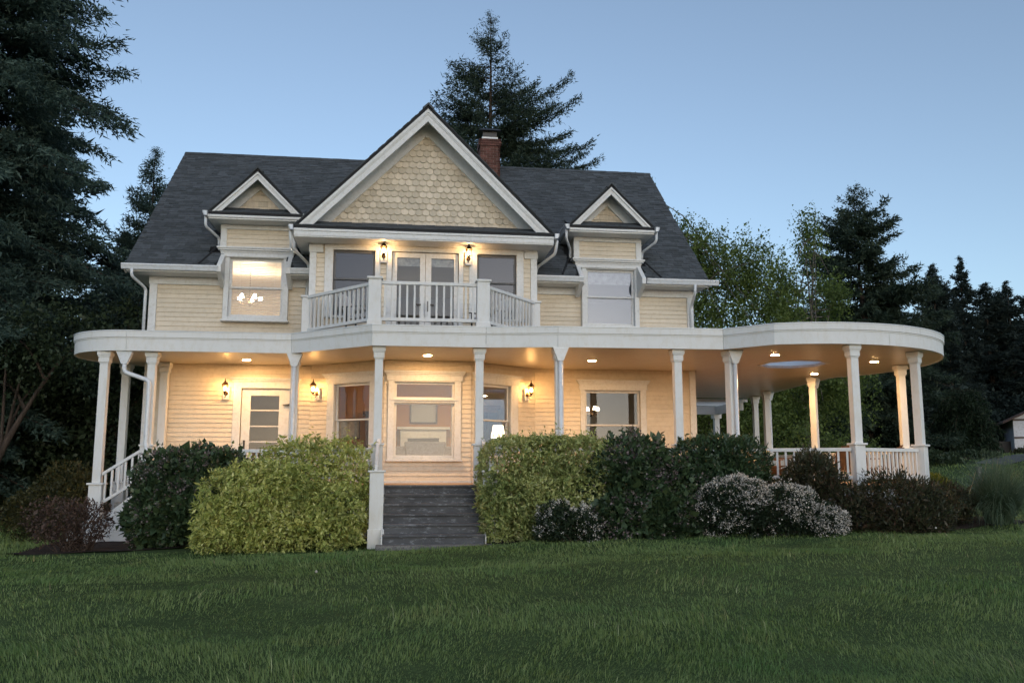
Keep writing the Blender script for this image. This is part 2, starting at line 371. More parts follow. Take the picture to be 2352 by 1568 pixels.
def window(fr, g, zm, cas, ztop, zsill, cornice=None, pv=0.0, sash='white_paint', gm='coated_glass', label=None, headw=None):
    """double hung window; g = visible glass, cas = outer casing edges; returns (hole, obstruction)"""
    u0, u1, z0, z1 = g; a, b_ = cas; e = .055
    mb = MB(); h = (u0 - e, u1 + e, z0 - e - .02, z1 + e)
    fr.box(mb, a, h[0], -.05, .065 + pv, zsill, ztop); fr.box(mb, h[1], b_, -.05, .065 + pv, zsill, ztop)
    fr.box(mb, h[0], h[1], -.05, .065 + pv, h[3], ztop); fr.box(mb, h[0], h[1], -.05, .063 + pv, zsill, h[2])
    w = mb.build('window', 'white_paint', house, bevel=.004)
    if label: w['label'] = label
    mb = MB(); fr.box(mb, a - .03, b_ + .03, -.02, .125 + pv, zsill - .045, zsill - .002); mb.build('sill', 'white_paint', w, bevel=.006)
    if zm:
        for (za, zb, vv) in ((zm + .0, z1 + e, -.03), (z0 - e - .02, zm + .028, -.072)):
            mb = MB(); ring(fr, mb, h[0], h[1], za, zb, e, vv + pv - .035, vv + pv, .035 if za == zm else .075, e if za == zm else .035); mb.build('sash', sash, w)
            mb = MB(); fr.box(mb, h[0] + e - .01, h[1] - e + .01, vv + pv - .022, vv + pv - .016, za + .02, zb - .02); mb.build('pane', gm, w)
    if cornice:
        zt = cornice; mb = MB()
        fr.box(mb, a - .03, b_ + .03, -.01, .08 + pv, ztop + .001, zt - .10)
        for k in range(3):
            fr.box(mb, a - .05 - .022 * k, b_ + .05 + .022 * k, -.01, .095 + .028 * k + pv, zt - .10 + .033 * k + .001, zt - .10 + .033 * (k + 1))
        mb.build('cornice', 'white_paint', w)
    return h, (a + .01, b_ - .01, zsill - .03, (cornice or ztop) - .01), w
holesM, obM, holesG, obG = [], [], [], []
def reg(r, H, O): H.append(r[0]); O.append(r[1]); return r[2]
wL = reg(window(FM, (-3.91, -2.78, 5.04, 6.33), 5.665, (-4.08, -2.59), 6.46, 4.90, pv=.10, gm='window_glass'), holesM, obM)
wR = reg(window(FM, (4.71, 5.83, 5.02, 6.32), 5.665, (4.54, 6.0), 6.46, 4.90, pv=.10, gm='mirror_glass'), holesM, obM)
reg(window(FM, (4.66, 5.95, 1.72, 3.29), 2.48, (4.49, 6.15), 3.36, 1.60, 3.60), holesM, obM)
hBL, oBL, wBL = window(FL, (.80, 1.72, 1.75, 3.32), 2.53, (.55, 1.97), 3.40, 1.63, 3.62, gm='window_glass')
hBR, oBR, wBR = window(FR, (.36, 1.16, 1.75, 3.32), 2.53, (.11, 1.45), 3.40, 1.63, 3.62, gm='window_glass')
hBC, oBC, wBC = window(FC, (.29, 1.53, 1.74, 3.32), None, (.095, 1.735), 3.40, 1.64, 3.62)
mb = MB(); ring(FC, mb, .235, 1.585, 1.665, 2.90, .05, -.06, -.02, .07, .03); mb.build('sash', 'white_paint', wBC)
mb = MB(); ring(FC, mb, .235, 1.585, 2.985, 3.375, .05, -.06, -.02); mb.build('transom_sash', 'white_paint', wBC)
mb = MB(); FC.box(mb, .235, 1.585, -.07, .04, 2.9, 2.985); FC.box(mb, .16, 1.66, -.02, .085, 2.955, 2.98)
for k in range(26): FC.box(mb, .235 + k * .0522, .235 + k * .0522 + .03, .04, .062, 2.905, 2.945)
mb.build('dentil_rail', 'white_paint', wBC)
for za, zb in ((1.72, 2.88), (3.02, 3.34)):
    mb = MB(); FC.box(mb, .27, 1.55, -.045, -.039, za, zb); mb.build('pane', 'coated_glass', wBC)
# balcony windows and french doors, in the gable wall
for cas, g in (((-1.66, -.41), (-1.42, -.585, 4.93, 6.32)), ((1.63, 2.9), (1.865, 2.68, 4.93, 6.32))):
    reg(window(FG, g, 5.70, cas, 6.405, 4.84, sash='window_dark', gm='screen_glass'), holesG, obG)
dh = (-.15, 1.385, 4.36, 6.38); holesG.append(dh); obG.append((-.27, 1.49, 4.3, 6.5))
mb = MB(); FG.box(mb, -.27, -.15, -.05, .062, 4.31, 6.405); FG.box(mb, 1.385, 1.49, -.05, .062, 4.31, 6.405); FG.box(mb, -.15, 1.385, -.05, .062, 6.38, 6.405)
fdoor = mb.build('french_door', 'white_paint', house, bevel=.004)
for a, b_, gl0, gl1, hx in ((-.14, .614, -.03, .495, .55), (.622, 1.375, .755, 1.28, .69)):
    mb = MB(); FG.box(mb, a, gl0, -.06, -.015, 4.38, 6.37); FG.box(mb, gl1, b_, -.06, -.015, 4.38, 6.37)
    FG.box(mb, gl0, gl1, -.06, -.015, 4.38, 4.62); FG.box(mb, gl0, gl1, -.06, -.015, 6.25, 6.37); mb.build('door_leaf', 'white_paint', fdoor, bevel=.004)
    mb = MB(); FG.box(mb, gl0 - .01, gl1 + .01, -.042, -.036, 4.6, 6.26); mb.build('pane', 'coated_glass', fdoor)
    mb = MB(); FG.box(mb, gl0, gl1, -.085, -.06, 6.06, 6.25); mb.build('roller_blind', 'paper', fdoor)
    mb = MB(); FG.box(mb, hx - .018, hx + .018, -.015, 0, 5.0, 5.24); s = -1 if hx < .6 else 1
    FG.box(mb, min(hx, hx + s * .13), max(hx, hx + s * .13), .02, .04, 5.14, 5.165); FG.box(mb, hx - .012, hx + .012, 0, .03, 5.14, 5.165); mb.build('handle', 'dark_metal', fdoor)
# front door on the porch
holesM.append((-3.58, -2.47, 1.14, 3.30)); obM.append((-3.75, -2.31, 1.0, 3.52))
mb = MB(); FM.box(mb, -3.76, -3.58, -.05, .06, Z0, 3.44); FM.box(mb, -2.47, -2.30, -.05, .06, Z0, 3.44); FM.box(mb, -3.58, -2.47, -.05, .06, 3.30, 3.44)
for k in range(3): FM.box(mb, -3.80 - .02 * k, -2.26 + .02 * k, -.01, .075 + .025 * k, 3.441 + .033 * k, 3.44 + .033 * (k + 1))
fd = mb.build('front_door', 'white_paint', house, bevel=.004)
lites = [(3.13, 2.80), (2.77, 2.43), (2.40, 2.07), (2.04, 1.71), (1.68, 1.42)]
mb = MB(); FM.box(mb, -3.57, -3.37, -.06, -.015, 1.14, 3.29); FM.box(mb, -2.72, -2.48, -.06, -.015, 1.14, 3.29); FM.box(mb, -3.37, -2.72, -.06, -.015, 3.13, 3.29); FM.box(mb, -3.37, -2.72, -.06, -.015, 1.14, 1.42)
for (a, _), (_, b_) in zip(lites[1:], lites[:-1]): FM.box(mb, -3.37, -2.72, -.05, -.018, a, b_)
mb.build('door_leaf', 'white_paint', fd, bevel=.004)
for zb, za in lites: mb = MB(); FM.box(mb, -3.37, -2.72, -.04, -.034, za, zb); mb.build('pane', 'coated_glass', fd)
mb = MB(); FM.box(mb, -3.50, -3.46, -.015, .03, 1.85, 2.09); mb.build('handle', 'dark_metal', fd)
mb = MB(); FM.box(mb, -2.62, -2.35, -.012, .05, 2.905, 2.925); mb.add([FM.p(-2.42, .047, 2.95), FM.p(-2.42, .047, 2.88), FM.p(-2.66, .047, 2.915), FM.p(-2.42, .06, 2.95), FM.p(-2.42, .06, 2.88), FM.p(-2.66, .06, 2.915)], [(0, 1, 2), (5, 4, 3), (0, 2, 5, 3), (2, 1, 4, 5), (1, 0, 3, 4)]); mb.build('strap_hinge', 'dark_metal', fd)

# wall sheets
mb = MB(); wall_sheet(mb, FM, -5.77, -2.0, .1, 6.3, [h for h in holesM if h[0] < -2]); mb.build('wall', 'siding', house)
mb = MB(); wall_sheet(mb, FM, 3.36, 7.42, .1, 6.3, [h for h in holesM if h[0] > 3]); mb.build('wall', 'siding', house)
for fr, h in ((FL, hBL), (FC, hBC), (FR, hBR)):
    mb = MB(); wall_sheet(mb, fr, 0, fr.L, .1, 4.2, [h], .12); mb.build('bay_wall', 'siding', house)
mb = MB(); wall_sheet(mb, FG, -2.0, 3.22, 4.1, 6.6, holesG); mb.build('gable_wall', 'siding', house)
mb = MB(); mb.box(-5.77, -5.62, 21.17, 29.4, .1, 6.0); mb.box(7.27, 7.42, 21.17, 29.4, .1, 6.0); mb.box(-5.77, 7.42, 29.4, 29.55, .1, 6.0)
for x in (-5.77, 7.27): mb.prism([(x, 20.9, 6.0), (x, 29.5, 6.0), (x, 25.2, 10.2)], (.15, 0, 0))
mb.build('side_wall', 'siding', house)
mb = MB(); mb.box(-2.0, -1.85, 19.92, 22.5, 4.1, 6.7); mb.box(3.07, 3.22, 19.92, 22.5, 4.1, 6.7); mb.build('side_wall', 'siding', house)
# clapboards
clap(FM, -5.60, -2.0, Z0, ZC, obM); clap(FM, 3.36, 7.28, Z0, ZC, obM)
clap(FM, -5.60, -2.0, 4.30, 5.73, obM); clap(FM, 3.23, 7.28, 4.30, 5.73, obM)
clap(FL, 0.01, FL.L - .01, Z0 + .05, ZC, [oBL]); clap(FC, 0.01, FC.L - .01, Z0 + .05, ZC, [oBC]); clap(FR, .01, FR.L - .01, Z0 + .05, ZC, [oBR])
clap(FG, -1.85, 3.07, 4.32, 6.40, obG)
# trim boards
def trim(fr, name, *boxes):
    for q in boxes:
        mb = MB(); fr.box(mb, *q); mb.build(name, 'white_paint', house, bevel=.004)
trim(FM, 'corner_board', (-5.77, -5.60, -.02, .06, .3, 5.724), (7.28, 7.44, -.02, .06, .3, 5.724))
trim(FM, 'frieze_board', (-5.79, -4.09, -.02, .07, 5.725, 5.92), (-2.58, -2.0, -.02, .07, 5.725, 5.92), (3.24, 4.53, -.02, .07, 5.725, 5.92), (6.01, 7.45, -.02, .07, 5.725, 5.92))
trim(FG, 'corner_board', (-2.0, -1.85, -.02, .06, 4.3, 6.298), (3.07, 3.22, -.02, .06, 4.3, 6.298), (-2.02, -1.70, -.02, .07, 6.30, 6.50), (2.92, 3.24, -.02, .07, 6.30, 6.50))
mb = MB(); FG.box(mb, -1.67, 2.91, -.02, .065, 6.406, 6.50); mb.build('frieze_board', 'white_paint', house)
mb = MB()
for fr in (FL, FC, FR): fr.box(mb, 0, fr.L, .0, .045, Z0 - .02, Z0 + .05)
mb.build('base_trim', 'white_paint', house)

# ------------------------------------------------------------------ roofs
SL = .918; TH = math.atan(SL); EY, EZ = 20.38, 6.05; RY, RZ = 25.2, EZ + (25.2 - 20.38) * SL
XL, XR = -6.18, 7.66; GX = .61; GP = 9.70; GS = 1.01
def roof_z(y): return EZ + (y - EY) * SL
gv = EY + (GP - EZ) / SL
mb = MB(); t = .09
top = [(XL, EY), (-4.07, EY), (-4.07, 21.0), (-2.60, 21.0), (-2.60, EY), (-2.02, EY), (-2.02, EY + .9), (GX, gv), (3.24, EY + .9), (3.24, EY), (4.47, EY), (4.47, 21.0), (5.95, 21.0), (5.95, EY), (XR, EY), (XR, RY), (XL, RY)]
mb.prism([(x, y, roof_z(y) - t) for x, y in top][::-1], (0, 0, t - .012))
mb.prism([(XL, RY, RZ - t), (XR, RY, RZ - t), (XR, 30.0, RZ - t - (30 - RY) * SL), (XL, 30.0, RZ - t - (30 - RY) * SL)], (0, 0, t))
roof = mb.build('roof', 'roof_edge', house)
up = Vector((0, math.cos(TH), math.sin(TH))); nor = Vector((0, -math.sin(TH), math.cos(TH)))
rnd = random.Random(3)
tabs = []
def roof_hidden(x, y, z):
    if abs(x - GX) < 2.6 and z < GP - GS * abs(x - GX) - .12: return True
    if -2.05 < x < 3.27 and y < 21.3: return True
    for cx in (-3.33, 5.21):
        if abs(x - cx) < .82 and z < 7.35: return True
        if abs(x - cx) < 1.05 and z < 8.43 - 1.0 * abs(x - cx) - .08 and y > 20.8: return True
    return False
EXP = .116; S = math.hypot(RY - EY, RZ - EZ)
for i in range(int(S / EXP)):
    x = XL + .01 - rnd.random() * .25; s = i * EXP
    while x < XR:
        w = rnd.choice((.16, .2, .24, .28)); x0, x1 = max(x, XL), min(x + w - .006, XR); x += w
        if x1 - x0 < .04: continue
        p = Vector(((x0 + x1) / 2, EY, EZ)) + up * (s + .06)
        if roof_hidden(p.x, p.y, p.z): continue
        M = Matrix.Identity(4); M.col[0][:3] = ((x1 - x0), 0, 0); tilt = up * math.cos(.06) - nor * math.sin(.06); nn = nor * math.cos(.06) + up * math.sin(.06)
        M.col[1][:3] = tilt; M.col[2][:3] = nn * rnd.choice((.9, 1, 1.15)); M.col[3][:3] = Vector((x0, EY, EZ)) + up * s
        tabs.append(M)
pieces('roof_shingle', cube_unit(0, 1, 0, EXP + .05, 0, .027), tabs, house, 'roof_shingle', 300, 'roof_shingles_upper')
caps = []
x = XL
while x < XR - .05:
    for sgn in (0, 1):
        M = Matrix.Identity(4); M.col[0][:3] = (.26, 0, .006)
        u2 = -up if sgn == 0 else Vector((0, up.y, -up.z)); n2 = nor if sgn == 0 else Vector((0, -nor.y, nor.z))
        M.col[1][:3] = u2; M.col[2][:3] = n2; M.col[3][:3] = (x, RY, RZ + .025 + rnd.random() * .006); caps.append(M)
    x += .2
pieces('ridge_cap', cube_unit(0, 1, 0, .13, 0, .012), [c_ for c_ in caps[::2]], house, 'roof_shingle')
pieces('ridge_cap', cube_unit(0, 1, 0, .13, -.012, 0), [c_ for c_ in caps[1::2]], house, 'roof_shingle')
# rakes of the main roof
mb = MB()
for x in (XL - .03, XR): mb.prism([(x, EY, EZ - .12), (x, RY, RZ - .12), (x, RY, RZ - .30), (x, EY + .15, EZ - .17)], (.03, 0, 0))
mb.build('rake_board', 'white_paint', house)
# eaves: soffit, fascia
for a, b_ in ((XL + .02, -4.06), (-2.6, -2.02), (3.24, 4.53), (6.02, XR - .02)):
    mb = MB(); mb.box(a, b_, 20.42, 21.0, 5.905, 5.93); mb.box(a, b_, 20.42, 20.45, 5.93, 6.03); mb.build('soffit', 'white_paint', house)
for a, b_ in ((XL + .02, -5.79), (7.44, XR - .02)): mb = MB(); mb.box(a, b_, 21.0, 29.9, 5.905, 5.93); mb.build('soffit', 'white_paint', house)
def gutter(p0, p1, parent, ends=True):
    """a K-profile gutter between two points; the open side faces up"""
    p0, p1 = Vector(p0), Vector(p1); d = (p1 - p0).normalized(); o = Vector((d.y, -d.x, 0))
    prof = [(0, 0), (.075, 0), (.085, .03), (.105, .085), (.118, .095), (.118, .125), (.108, .125), (.108, .1), (.095, .09), (.072, .012), (.01, .012), (.01, .125), (0, .125)]
    mb = MB(); mb.prism([p0 + o * a + Vector((0, 0, z)) for a, z in prof][::-1], p1 - p0)
    if ends:
        for q in (p0, p1 - d * .004): mb.prism([q + o * a + Vector((0, 0, z)) for a, z in ((0, 0), (.075, 0), (.118, .095), (.118, .125), (0, .125))][::-1], d * .004)
    return mb.build('gutter', 'gutter_metal', parent)
for a, b_ in ((-6.25, -4.13), (-2.50, -2.03), (3.26, 4.48), (6.06, 7.9)): gutter((a, 20.415, 5.935), (b_, 20.415, 5.935), house)

# central gable
def slope_ring(cx, zp, s, d1, d2, zcut, y, sign):
    a = ((zp - d1) - zcut) / s; b_ = ((zp - d2) - zcut) / s
    r_ = [(cx, y, zp - d1), (cx + sign * a, y, zcut), (cx + sign * b_, y, zcut), (cx, y, zp - d2)]
    return r_ if sign < 0 else r_[::-1]
def gable_roof(cx, zp, s, hw, y0, y1, tname):
    mb = MB(); ze = zp - s * hw; q = .075
    mb.prism([(cx, y0, zp), (cx - hw, y0, ze), (cx - hw, y0, ze - .05), (cx, y0, zp - q)], (0, y1 - y0, 0)); mb.prism([(cx, y0, zp - q), (cx + hw, y0, ze - .05), (cx + hw, y0, ze), (cx, y0, zp)], (0, y1 - y0, 0))
    r_ = mb.build(tname, 'roof_edge', house)
    # shingle edges showing along the rake and the ridge caps
    ms = []; n = int(math.hypot(hw, s * hw) / .13); L = math.hypot(1, s)
    for sg in (-1, 1):
        uu = Vector((-sg, 0, s)) / L; nn = Vector((sg * s, 0, 1)) / L
        for i in range(n):
            M = Matrix.Identity(4); M.col[0][:3] = (0, .5, 0); M.col[1][:3] = uu * .17; M.col[2][:3] = nn * (1 + .7 * (i % 2)) if sg > 0 else nn * (1 + .7 * ((i + 1) % 2)); M.col[3][:3] = Vector((cx + sg * hw, y0 - .015, ze)) + uu * i * .13 + nn * .002
            ms.append(M)
    pieces('rake_shingle', cube_unit(0, 1, 0, 1, 0, .013), ms, r_, 'roof_shingle')
    mb = MB(); mb.prism([(cx, y0 - .05, zp + .055), (cx - .13, y0 - .05, zp - .07), (cx - .10, y0 - .05, zp - .10), (cx, y0 - .05, zp + .005), (cx + .10, y0 - .05, zp - .10), (cx + .13, y0 - .05, zp - .07)], (0, .3, 0))
    k = y0 + .2
    while k < y1 - .3:
        mb.prism([(cx, k, zp + .045), (cx - .12, k, zp - .075), (cx - .10, k, zp - .09), (cx, k, zp + .005), (cx + .10, k, zp - .09), (cx + .12, k, zp - .075)], (0, .28, .01)); k += .24
    mb.build('ridge_cap', 'roof_shingle', r_)
    return r_
GHW = 2.94; GE = GP - GS * GHW
g_roof = gable_roof(GX, GP, GS, GHW, 19.12, gv + .3, 'gable_roof')
mb = MB()
for sg in (-1, 1): mb.prism([(GX, 19.2, GP - .08), (GX + sg * 2.9, 19.2, GP - .08 - GS * 2.9), (GX + sg * 2.9, 19.2, GP - .11 - GS * 2.9), (GX, 19.2, GP - .11)][::-sg], (0, 2.4, 0))
mb.build('gable_soffit', 'white_paint', house)
for sg, nm in ((-1, 'l'), (1, 'r')):
    mb = MB(); mb.prism(slope_ring(GX, GP, GS, .085, .37, 6.74, 19.16, sg), (0, .04, 0)); mb.prism(slope_ring(GX, GP, GS, .078, .16, 6.735, 19.125, sg), (0, .035, 0)); mb.prism(slope_ring(GX, GP, GS, .16, .20, 6.737, 19.143, sg), (0, .017, 0)); mb.build('barge_board', 'white_paint', house)
    mb = MB(); mb.prism(slope_ring(GX, GP, GS, .12, .50, 6.9, 19.685, sg), (0, .05, 0)); mb.build('gable_trim', 'white_paint', house, bevel=.004)
mb = MB(); mb.prism([(GX - 2.6, 19.745, 6.55), (GX + 2.6, 19.745, 6.55), (GX, 19.745, GP - .15)], (0, .05, 0)); mb.build('gable_panel', 'gable_shingle', house)
mb = MB(); mb.prism([(GX - .045, 19.64, 9.42), (GX - .045, 19.64, 9.18), (GX - .025, 19.64, 9.13), (GX + .025, 19.64, 9.13), (GX + .045, 19.64, 9.18), (GX + .045, 19.64, 9.42)], (0, .05, 0)); mb.prism([(GX - .065, 19.60, 9.5), (GX - .065, 19.60, 9.40), (GX + .065, 19.60, 9.40), (GX + .065, 19.60, 9.5)], (0, .1, 0)); mb.build('apex_bracket', 'white_paint', house)
fs = []; SW, SE = .163, .1425; r0 = 6.98
row = 0; z = r0
while z < 9.25:
    half = (GP - .42 - z) / GS; n = int(half / SW) + 2; off = (row % 2) * SW / 2
    for k in range(-n, n + 1):
        x = GX + k * SW + off
        if abs(x - GX) > half + .03 or z + .02 > GP - .40 - GS * (abs(x - GX) - .08): continue
        M = Matrix.Rotation(-.17, 4, 'X'); M.translation = (x + rnd.uniform(-.004, .004), 19.695 + rnd.uniform(-.003, .002), z - .02 + rnd.uniform(-.004, .004)); fs.append(M)
    z += SE; row += 1
prof = [(-.078, .185), (-.078, .045), (-.042, 0), (.042, 0), (.078, .045), (.078, .185)]
u_ = MB().prism([(a, 0, c_) for a, c_ in prof], (0, .018, 0)); pieces('fishscale_shingle', (u_.v, u_.f), fs, house, 'gable_shingle')
def pent(cx, hw, y0, z0, y1, z1, zf):
    mb = MB(); mb.prism([(cx - hw, y0, z0), (cx - hw, y0, z0 - .05), (cx - hw, y1, z1 - .2), (cx - hw, y1, z1)], (2 * hw, 0, 0)); pr = mb.build('pent_roof', 'roof_edge', house)
    uu = Vector((0, y1 - y0, z1 - z0)); L = uu.length; uu /= L; nn = Vector((0, -uu.z, uu.y)); ms = []
    for i in range(max(2, int(L / .13))):
        x = cx - hw - rnd.random() * .2
        while x < cx + hw:
            w = rnd.choice((.22, .3, .34)); a, b_ = max(x, cx - hw), min(x + w - .006, cx + hw); x += w
            if b_ - a < .04: continue
            M = Matrix.Identity(4); M.col[0][:3] = (b_ - a, 0, 0); M.col[1][:3] = uu; M.col[2][:3] = nn * rnd.choice((.8, 1.3)); M.col[3][:3] = Vector((a, y0, z0 + .004)) + uu * (i * .13 - .01); ms.append(M)
    pieces('pent_shingle', cube_unit(0, 1, 0, .15, 0, .014), ms, pr, 'roof_shingle')
    mb = MB(); mb.box(cx - hw + .02, cx + hw - .02, y0 + .03, y0 + .07, zf, z0 - .06); mb.box(cx - hw, cx + hw, y0 + .0, y0 + .03, z0 - .115, z0 - .06); mb.box(cx - hw + .01, cx + hw - .01, y0 + .015, y0 + .03, zf + .03, z0 - .12)
    mb.build('fascia', 'white_paint', house, bevel=.003)
pent(GX, GHW - .02, 19.10, GE + .02, 19.735, 7.02, 6.50)
mb = MB(); mb.box(GX - GHW + .03, GX + GHW - .03, 19.17, 20.9, 6.502, 6.53); mb.build('soffit', 'white_paint', house)
for sg in (-1, 1):
    x = GX + sg * (GHW - .02); a, b_ = (x, 20.7, GE - .1), (x, 19.06, GE - .1)
    gutter(*( (a, b_) if sg < 0 else (b_, a)), house)
def spout(pts, r=.036, parent=house): return MB().tube(pts, r, 8).build('downspout', 'gutter_metal', parent, smooth=True)
def bend(pts, n=5):
    """round a polyline's corners"""
    P = [Vector(p) for p in pts]; out = [P[0]]
    for i in range(1, len(P) - 1):
        a = P[i] + (P[i - 1] - P[i]).normalized() * min(.09, (P[i - 1] - P[i]).length * .45); c_ = P[i] + (P[i + 1] - P[i]).normalized() * min(.09, (P[i + 1] - P[i]).length * .45)
        for k in range(n + 1):
            t_ = k / n; out.append(a * (1 - t_) ** 2 + P[i] * 2 * t_ * (1 - t_) + c_ * t_ * t_)
    return out + [P[-1]]
spout(bend([(-6.02, 20.36, 5.95), (-6.02, 20.36, 5.78), (-5.84, 20.90, 5.60), (-5.84, 20.90, 4.30)]))
spout(bend([(7.30, 20.36, 5.95), (7.30, 20.40, 5.72), (7.36, 20.88, 5.50), (7.36, 20.88, 4.30)]))
spout(bend([(-2.16, 20.9, 5.93), (-2.16, 20.9, 4.30)]))
spout(bend([(-2.39, 19.2, 6.63), (-2.37, 19.35, 6.32), (-2.09, 20.3, 6.16), (-2.08, 20.36, 6.05)]))
spout(bend([(3.61, 19.2, 6.63), (3.59, 19.35, 6.35), (3.30, 20.2, 6.22), (3.29, 20.36, 6.05)]))

# dormers
def dormer(cx, apex, dsp):
    x0, x1 = cx - .86, cx + .86; FD = Frame((cx, 20.88), (cx + 1, 20.88))
    mb = MB(); mb.box(x0, x1, 20.88, 23.0, 6.46, 7.30); mb.build('dormer', 'siding', house)
    mb = MB(); FD.box(mb, -.87, -.73, -.01, .05, 6.63, 7.08); FD.box(mb, .73, .87, -.01, .05, 6.63, 7.08); FD.box(mb, -.87, .87, -.01, .06, 7.08, 7.29); mb.build('dormer_trim', 'white_paint', house, bevel=.004)
    clap(FD, -.73, .73, 6.63, 7.08, [])
    mb = MB(); mb.box(cx - .84, cx + .84, 20.80, 21.2, 6.40, 6.50)
    for k, (e, zz) in enumerate(((.0, 6.50), (.045, 6.545), (.075, 6.585))): mb.box(cx - .85 - e, cx + .85 + e, 20.78 - e, 21.2, zz + .001, zz + .042)
    mb.build('belt_cornice', 'white_paint', house, bevel=.003)
    gable_roof(cx, 8.44, 1.0, 1.10, 20.36, 23.2, 'dormer_roof')
    mb = MB()
    for sg in (-1, 1): mb.prism([(cx, 20.4, 8.36), (cx + sg * 1.07, 20.4, 7.29), (cx + sg * 1.07, 20.4, 7.27), (cx, 20.4, 8.34)][::-sg], (0, 1.2, 0))
    mb.build('gable_soffit', 'white_paint', house)
    for sg in (-1, 1):
        mb = MB(); mb.prism(slope_ring(cx, 8.44, 1.0, .085, .26, 7.345, 20.38, sg), (0, .03, 0)); mb.prism(slope_ring(cx, 8.44, 1.0, .078, .135, 7.34, 20.35, sg), (0, .028, 0)); mb.build('barge_board', 'white_paint', house)
        mb = MB(); mb.prism(slope_ring(cx, 8.44, 1.0, .10, 8.44 - apex, 7.45, 20.82, sg), (0, .04, 0)); mb.build('gable_trim', 'white_paint', house, bevel=.003)
    mb = MB(); mb.prism([(cx - 1.0, 20.875, 7.25), (cx + 1.0, 20.875, 7.25), (cx, 20.875, 8.3)], (0, .04, 0)); mb.build('gable_panel', 'gable_shingle', house)
    ms = []; z_ = 7.53; i = 0
    while z_ < apex:
        half = apex - z_ + .03; x = -half - rnd.random() * .1
        while x < half:
            w = rnd.choice((.12, .16, .19, .22)); a, b_ = max(x, -half), min(x + w - .005, half); x += w
            if b_ - a < .03: continue
            M = Matrix.Rotation(-.14, 4, 'X') @ Matrix.Diagonal((b_ - a, 1, 1, 1)); M.translation = (cx + a, 20.852, z_ - .01); ms.append(M)
        z_ += .135; i += 1
    pieces('gable_shake', cube_unit(0, 1, 0, .012, 0, .16), ms, house, 'gable_shingle')
    pent(cx, 1.09, 20.34, 7.345, 20.87, 7.60, 7.19)
    mb = MB(); mb.box(cx - 1.08, cx + 1.08, 20.40, 20.8799, 7.192, 7.215); mb.box(cx - 1.08, x0, 20.88, 22.4, 7.192, 7.215); mb.box(x1, cx + 1.08, 20.88, 22.4, 7.192, 7.215); mb.build('soffit', 'white_paint', house)
    for sg in (-1, 1):
        x = cx + sg * 1.08; a, b_ = (x, 21.5, 7.23), (x, 20.28, 7.23); gutter(*((a, b_) if sg < 0 else (b_, a)), house)
        if dsp[(sg + 1) // 2]: spout(bend([(cx + sg * 1.14, 20.4, 7.25), (cx + sg * 1.14, 20.42, 7.02), (cx + sg * .93, 20.98, 6.88), (cx + sg * .93, 21.02, 6.68)]), .034)
    # sloping cheeks where the eave stops against the window
    for sg in (-1, 1):
        xx = cx + sg * .73 + (0 if sg > 0 else -.10); mb = MB()
        mb.prism([(xx, 20.33, 6.07), (xx, 20.33, 5.93), (xx, 20.86, 5.66), (xx, 20.93, 5.66), (xx, 20.93, 6.45), (xx, 20.78, 6.45)], (.10, 0, 0)); mb.build('eave_return', 'white_paint', house, bevel=.004)
        fx = cx + sg * 1.12; pth = [(cx + sg * .90, 21.05, roof_z(21.05) + .03), (cx + sg * 1.0, 20.95, roof_z(20.95) + .03), (fx + sg * .12, 20.42, roof_z(20.42) + .03)]
        MB().tube(pth, .03, 6).build('roof_diverter', 'roof_edge', house)
dormer(-3.33, 8.08, (1, 0)); dormer(5.21, 8.02, (1, 1))
pieces('clapboard', board_unit, boards, house, 'siding', 300, 'clapboards_small')

# chimney
mb = MB(); mb.box(2.31, 2.88, 24.31, 24.89, 8.5, 11.02); chim = mb.build('chimney', 'mortar', house)
bk = []; zc = 9.3; i = 0
while zc < 11.0:
    g_ = 0.03 if zc > 10.78 else 0.0
    for (o_, d_, L_) in (((2.30 - g_, 24.30 - g_), (1, 0), .59 + 2 * g_), ((2.30 - g_, 24.90 + g_), (0, -1), .60 + 2 * g_), ((2.89 + g_, 24.30 - g_), (0, 1), .60 + 2 * g_)):
        u = -(.1 if i % 2 else 0)
        while u < L_ - .03:
            a, b_ = max(u, 0), min(u + .19, L_); u += .2
            if b_ - a < .03: continue
            M = Matrix.Identity(4); d3 = Vector((d_[0], d_[1], 0)); M.col[0][:3] = d3 * (b_ - a); M.col[1][:3] = Vector((-d3.y, d3.x, 0)); M.col[3][:3] = (o_[0] + d3.x * a, o_[1] + d3.y * a, zc); bk.append(M)
    zc += .0715; i += 1
pieces('brick', cube_unit(0, 1, 0, .06, 0, .062), bk, chim, 'brick')
mb = MB(); mb.box(2.36, 2.83, 24.36, 24.84, 11.02, 11.09); mb.build('flue_crown', 'white_weathered', chim)
mb = MB(); mb.box(2.39, 2.80, 24.39, 24.81, 11.09, 11.27); mb.hexa([(2.27, 24.27, 11.27), (2.92, 24.27, 11.27), (2.92, 24.93, 11.27), (2.27, 24.93, 11.27), (2.36, 24.36, 11.35), (2.83, 24.36, 11.35), (2.83, 24.84, 11.35), (2.36, 24.84, 11.35)]); mb.build('chimney_cap', 'dark_metal', chim)

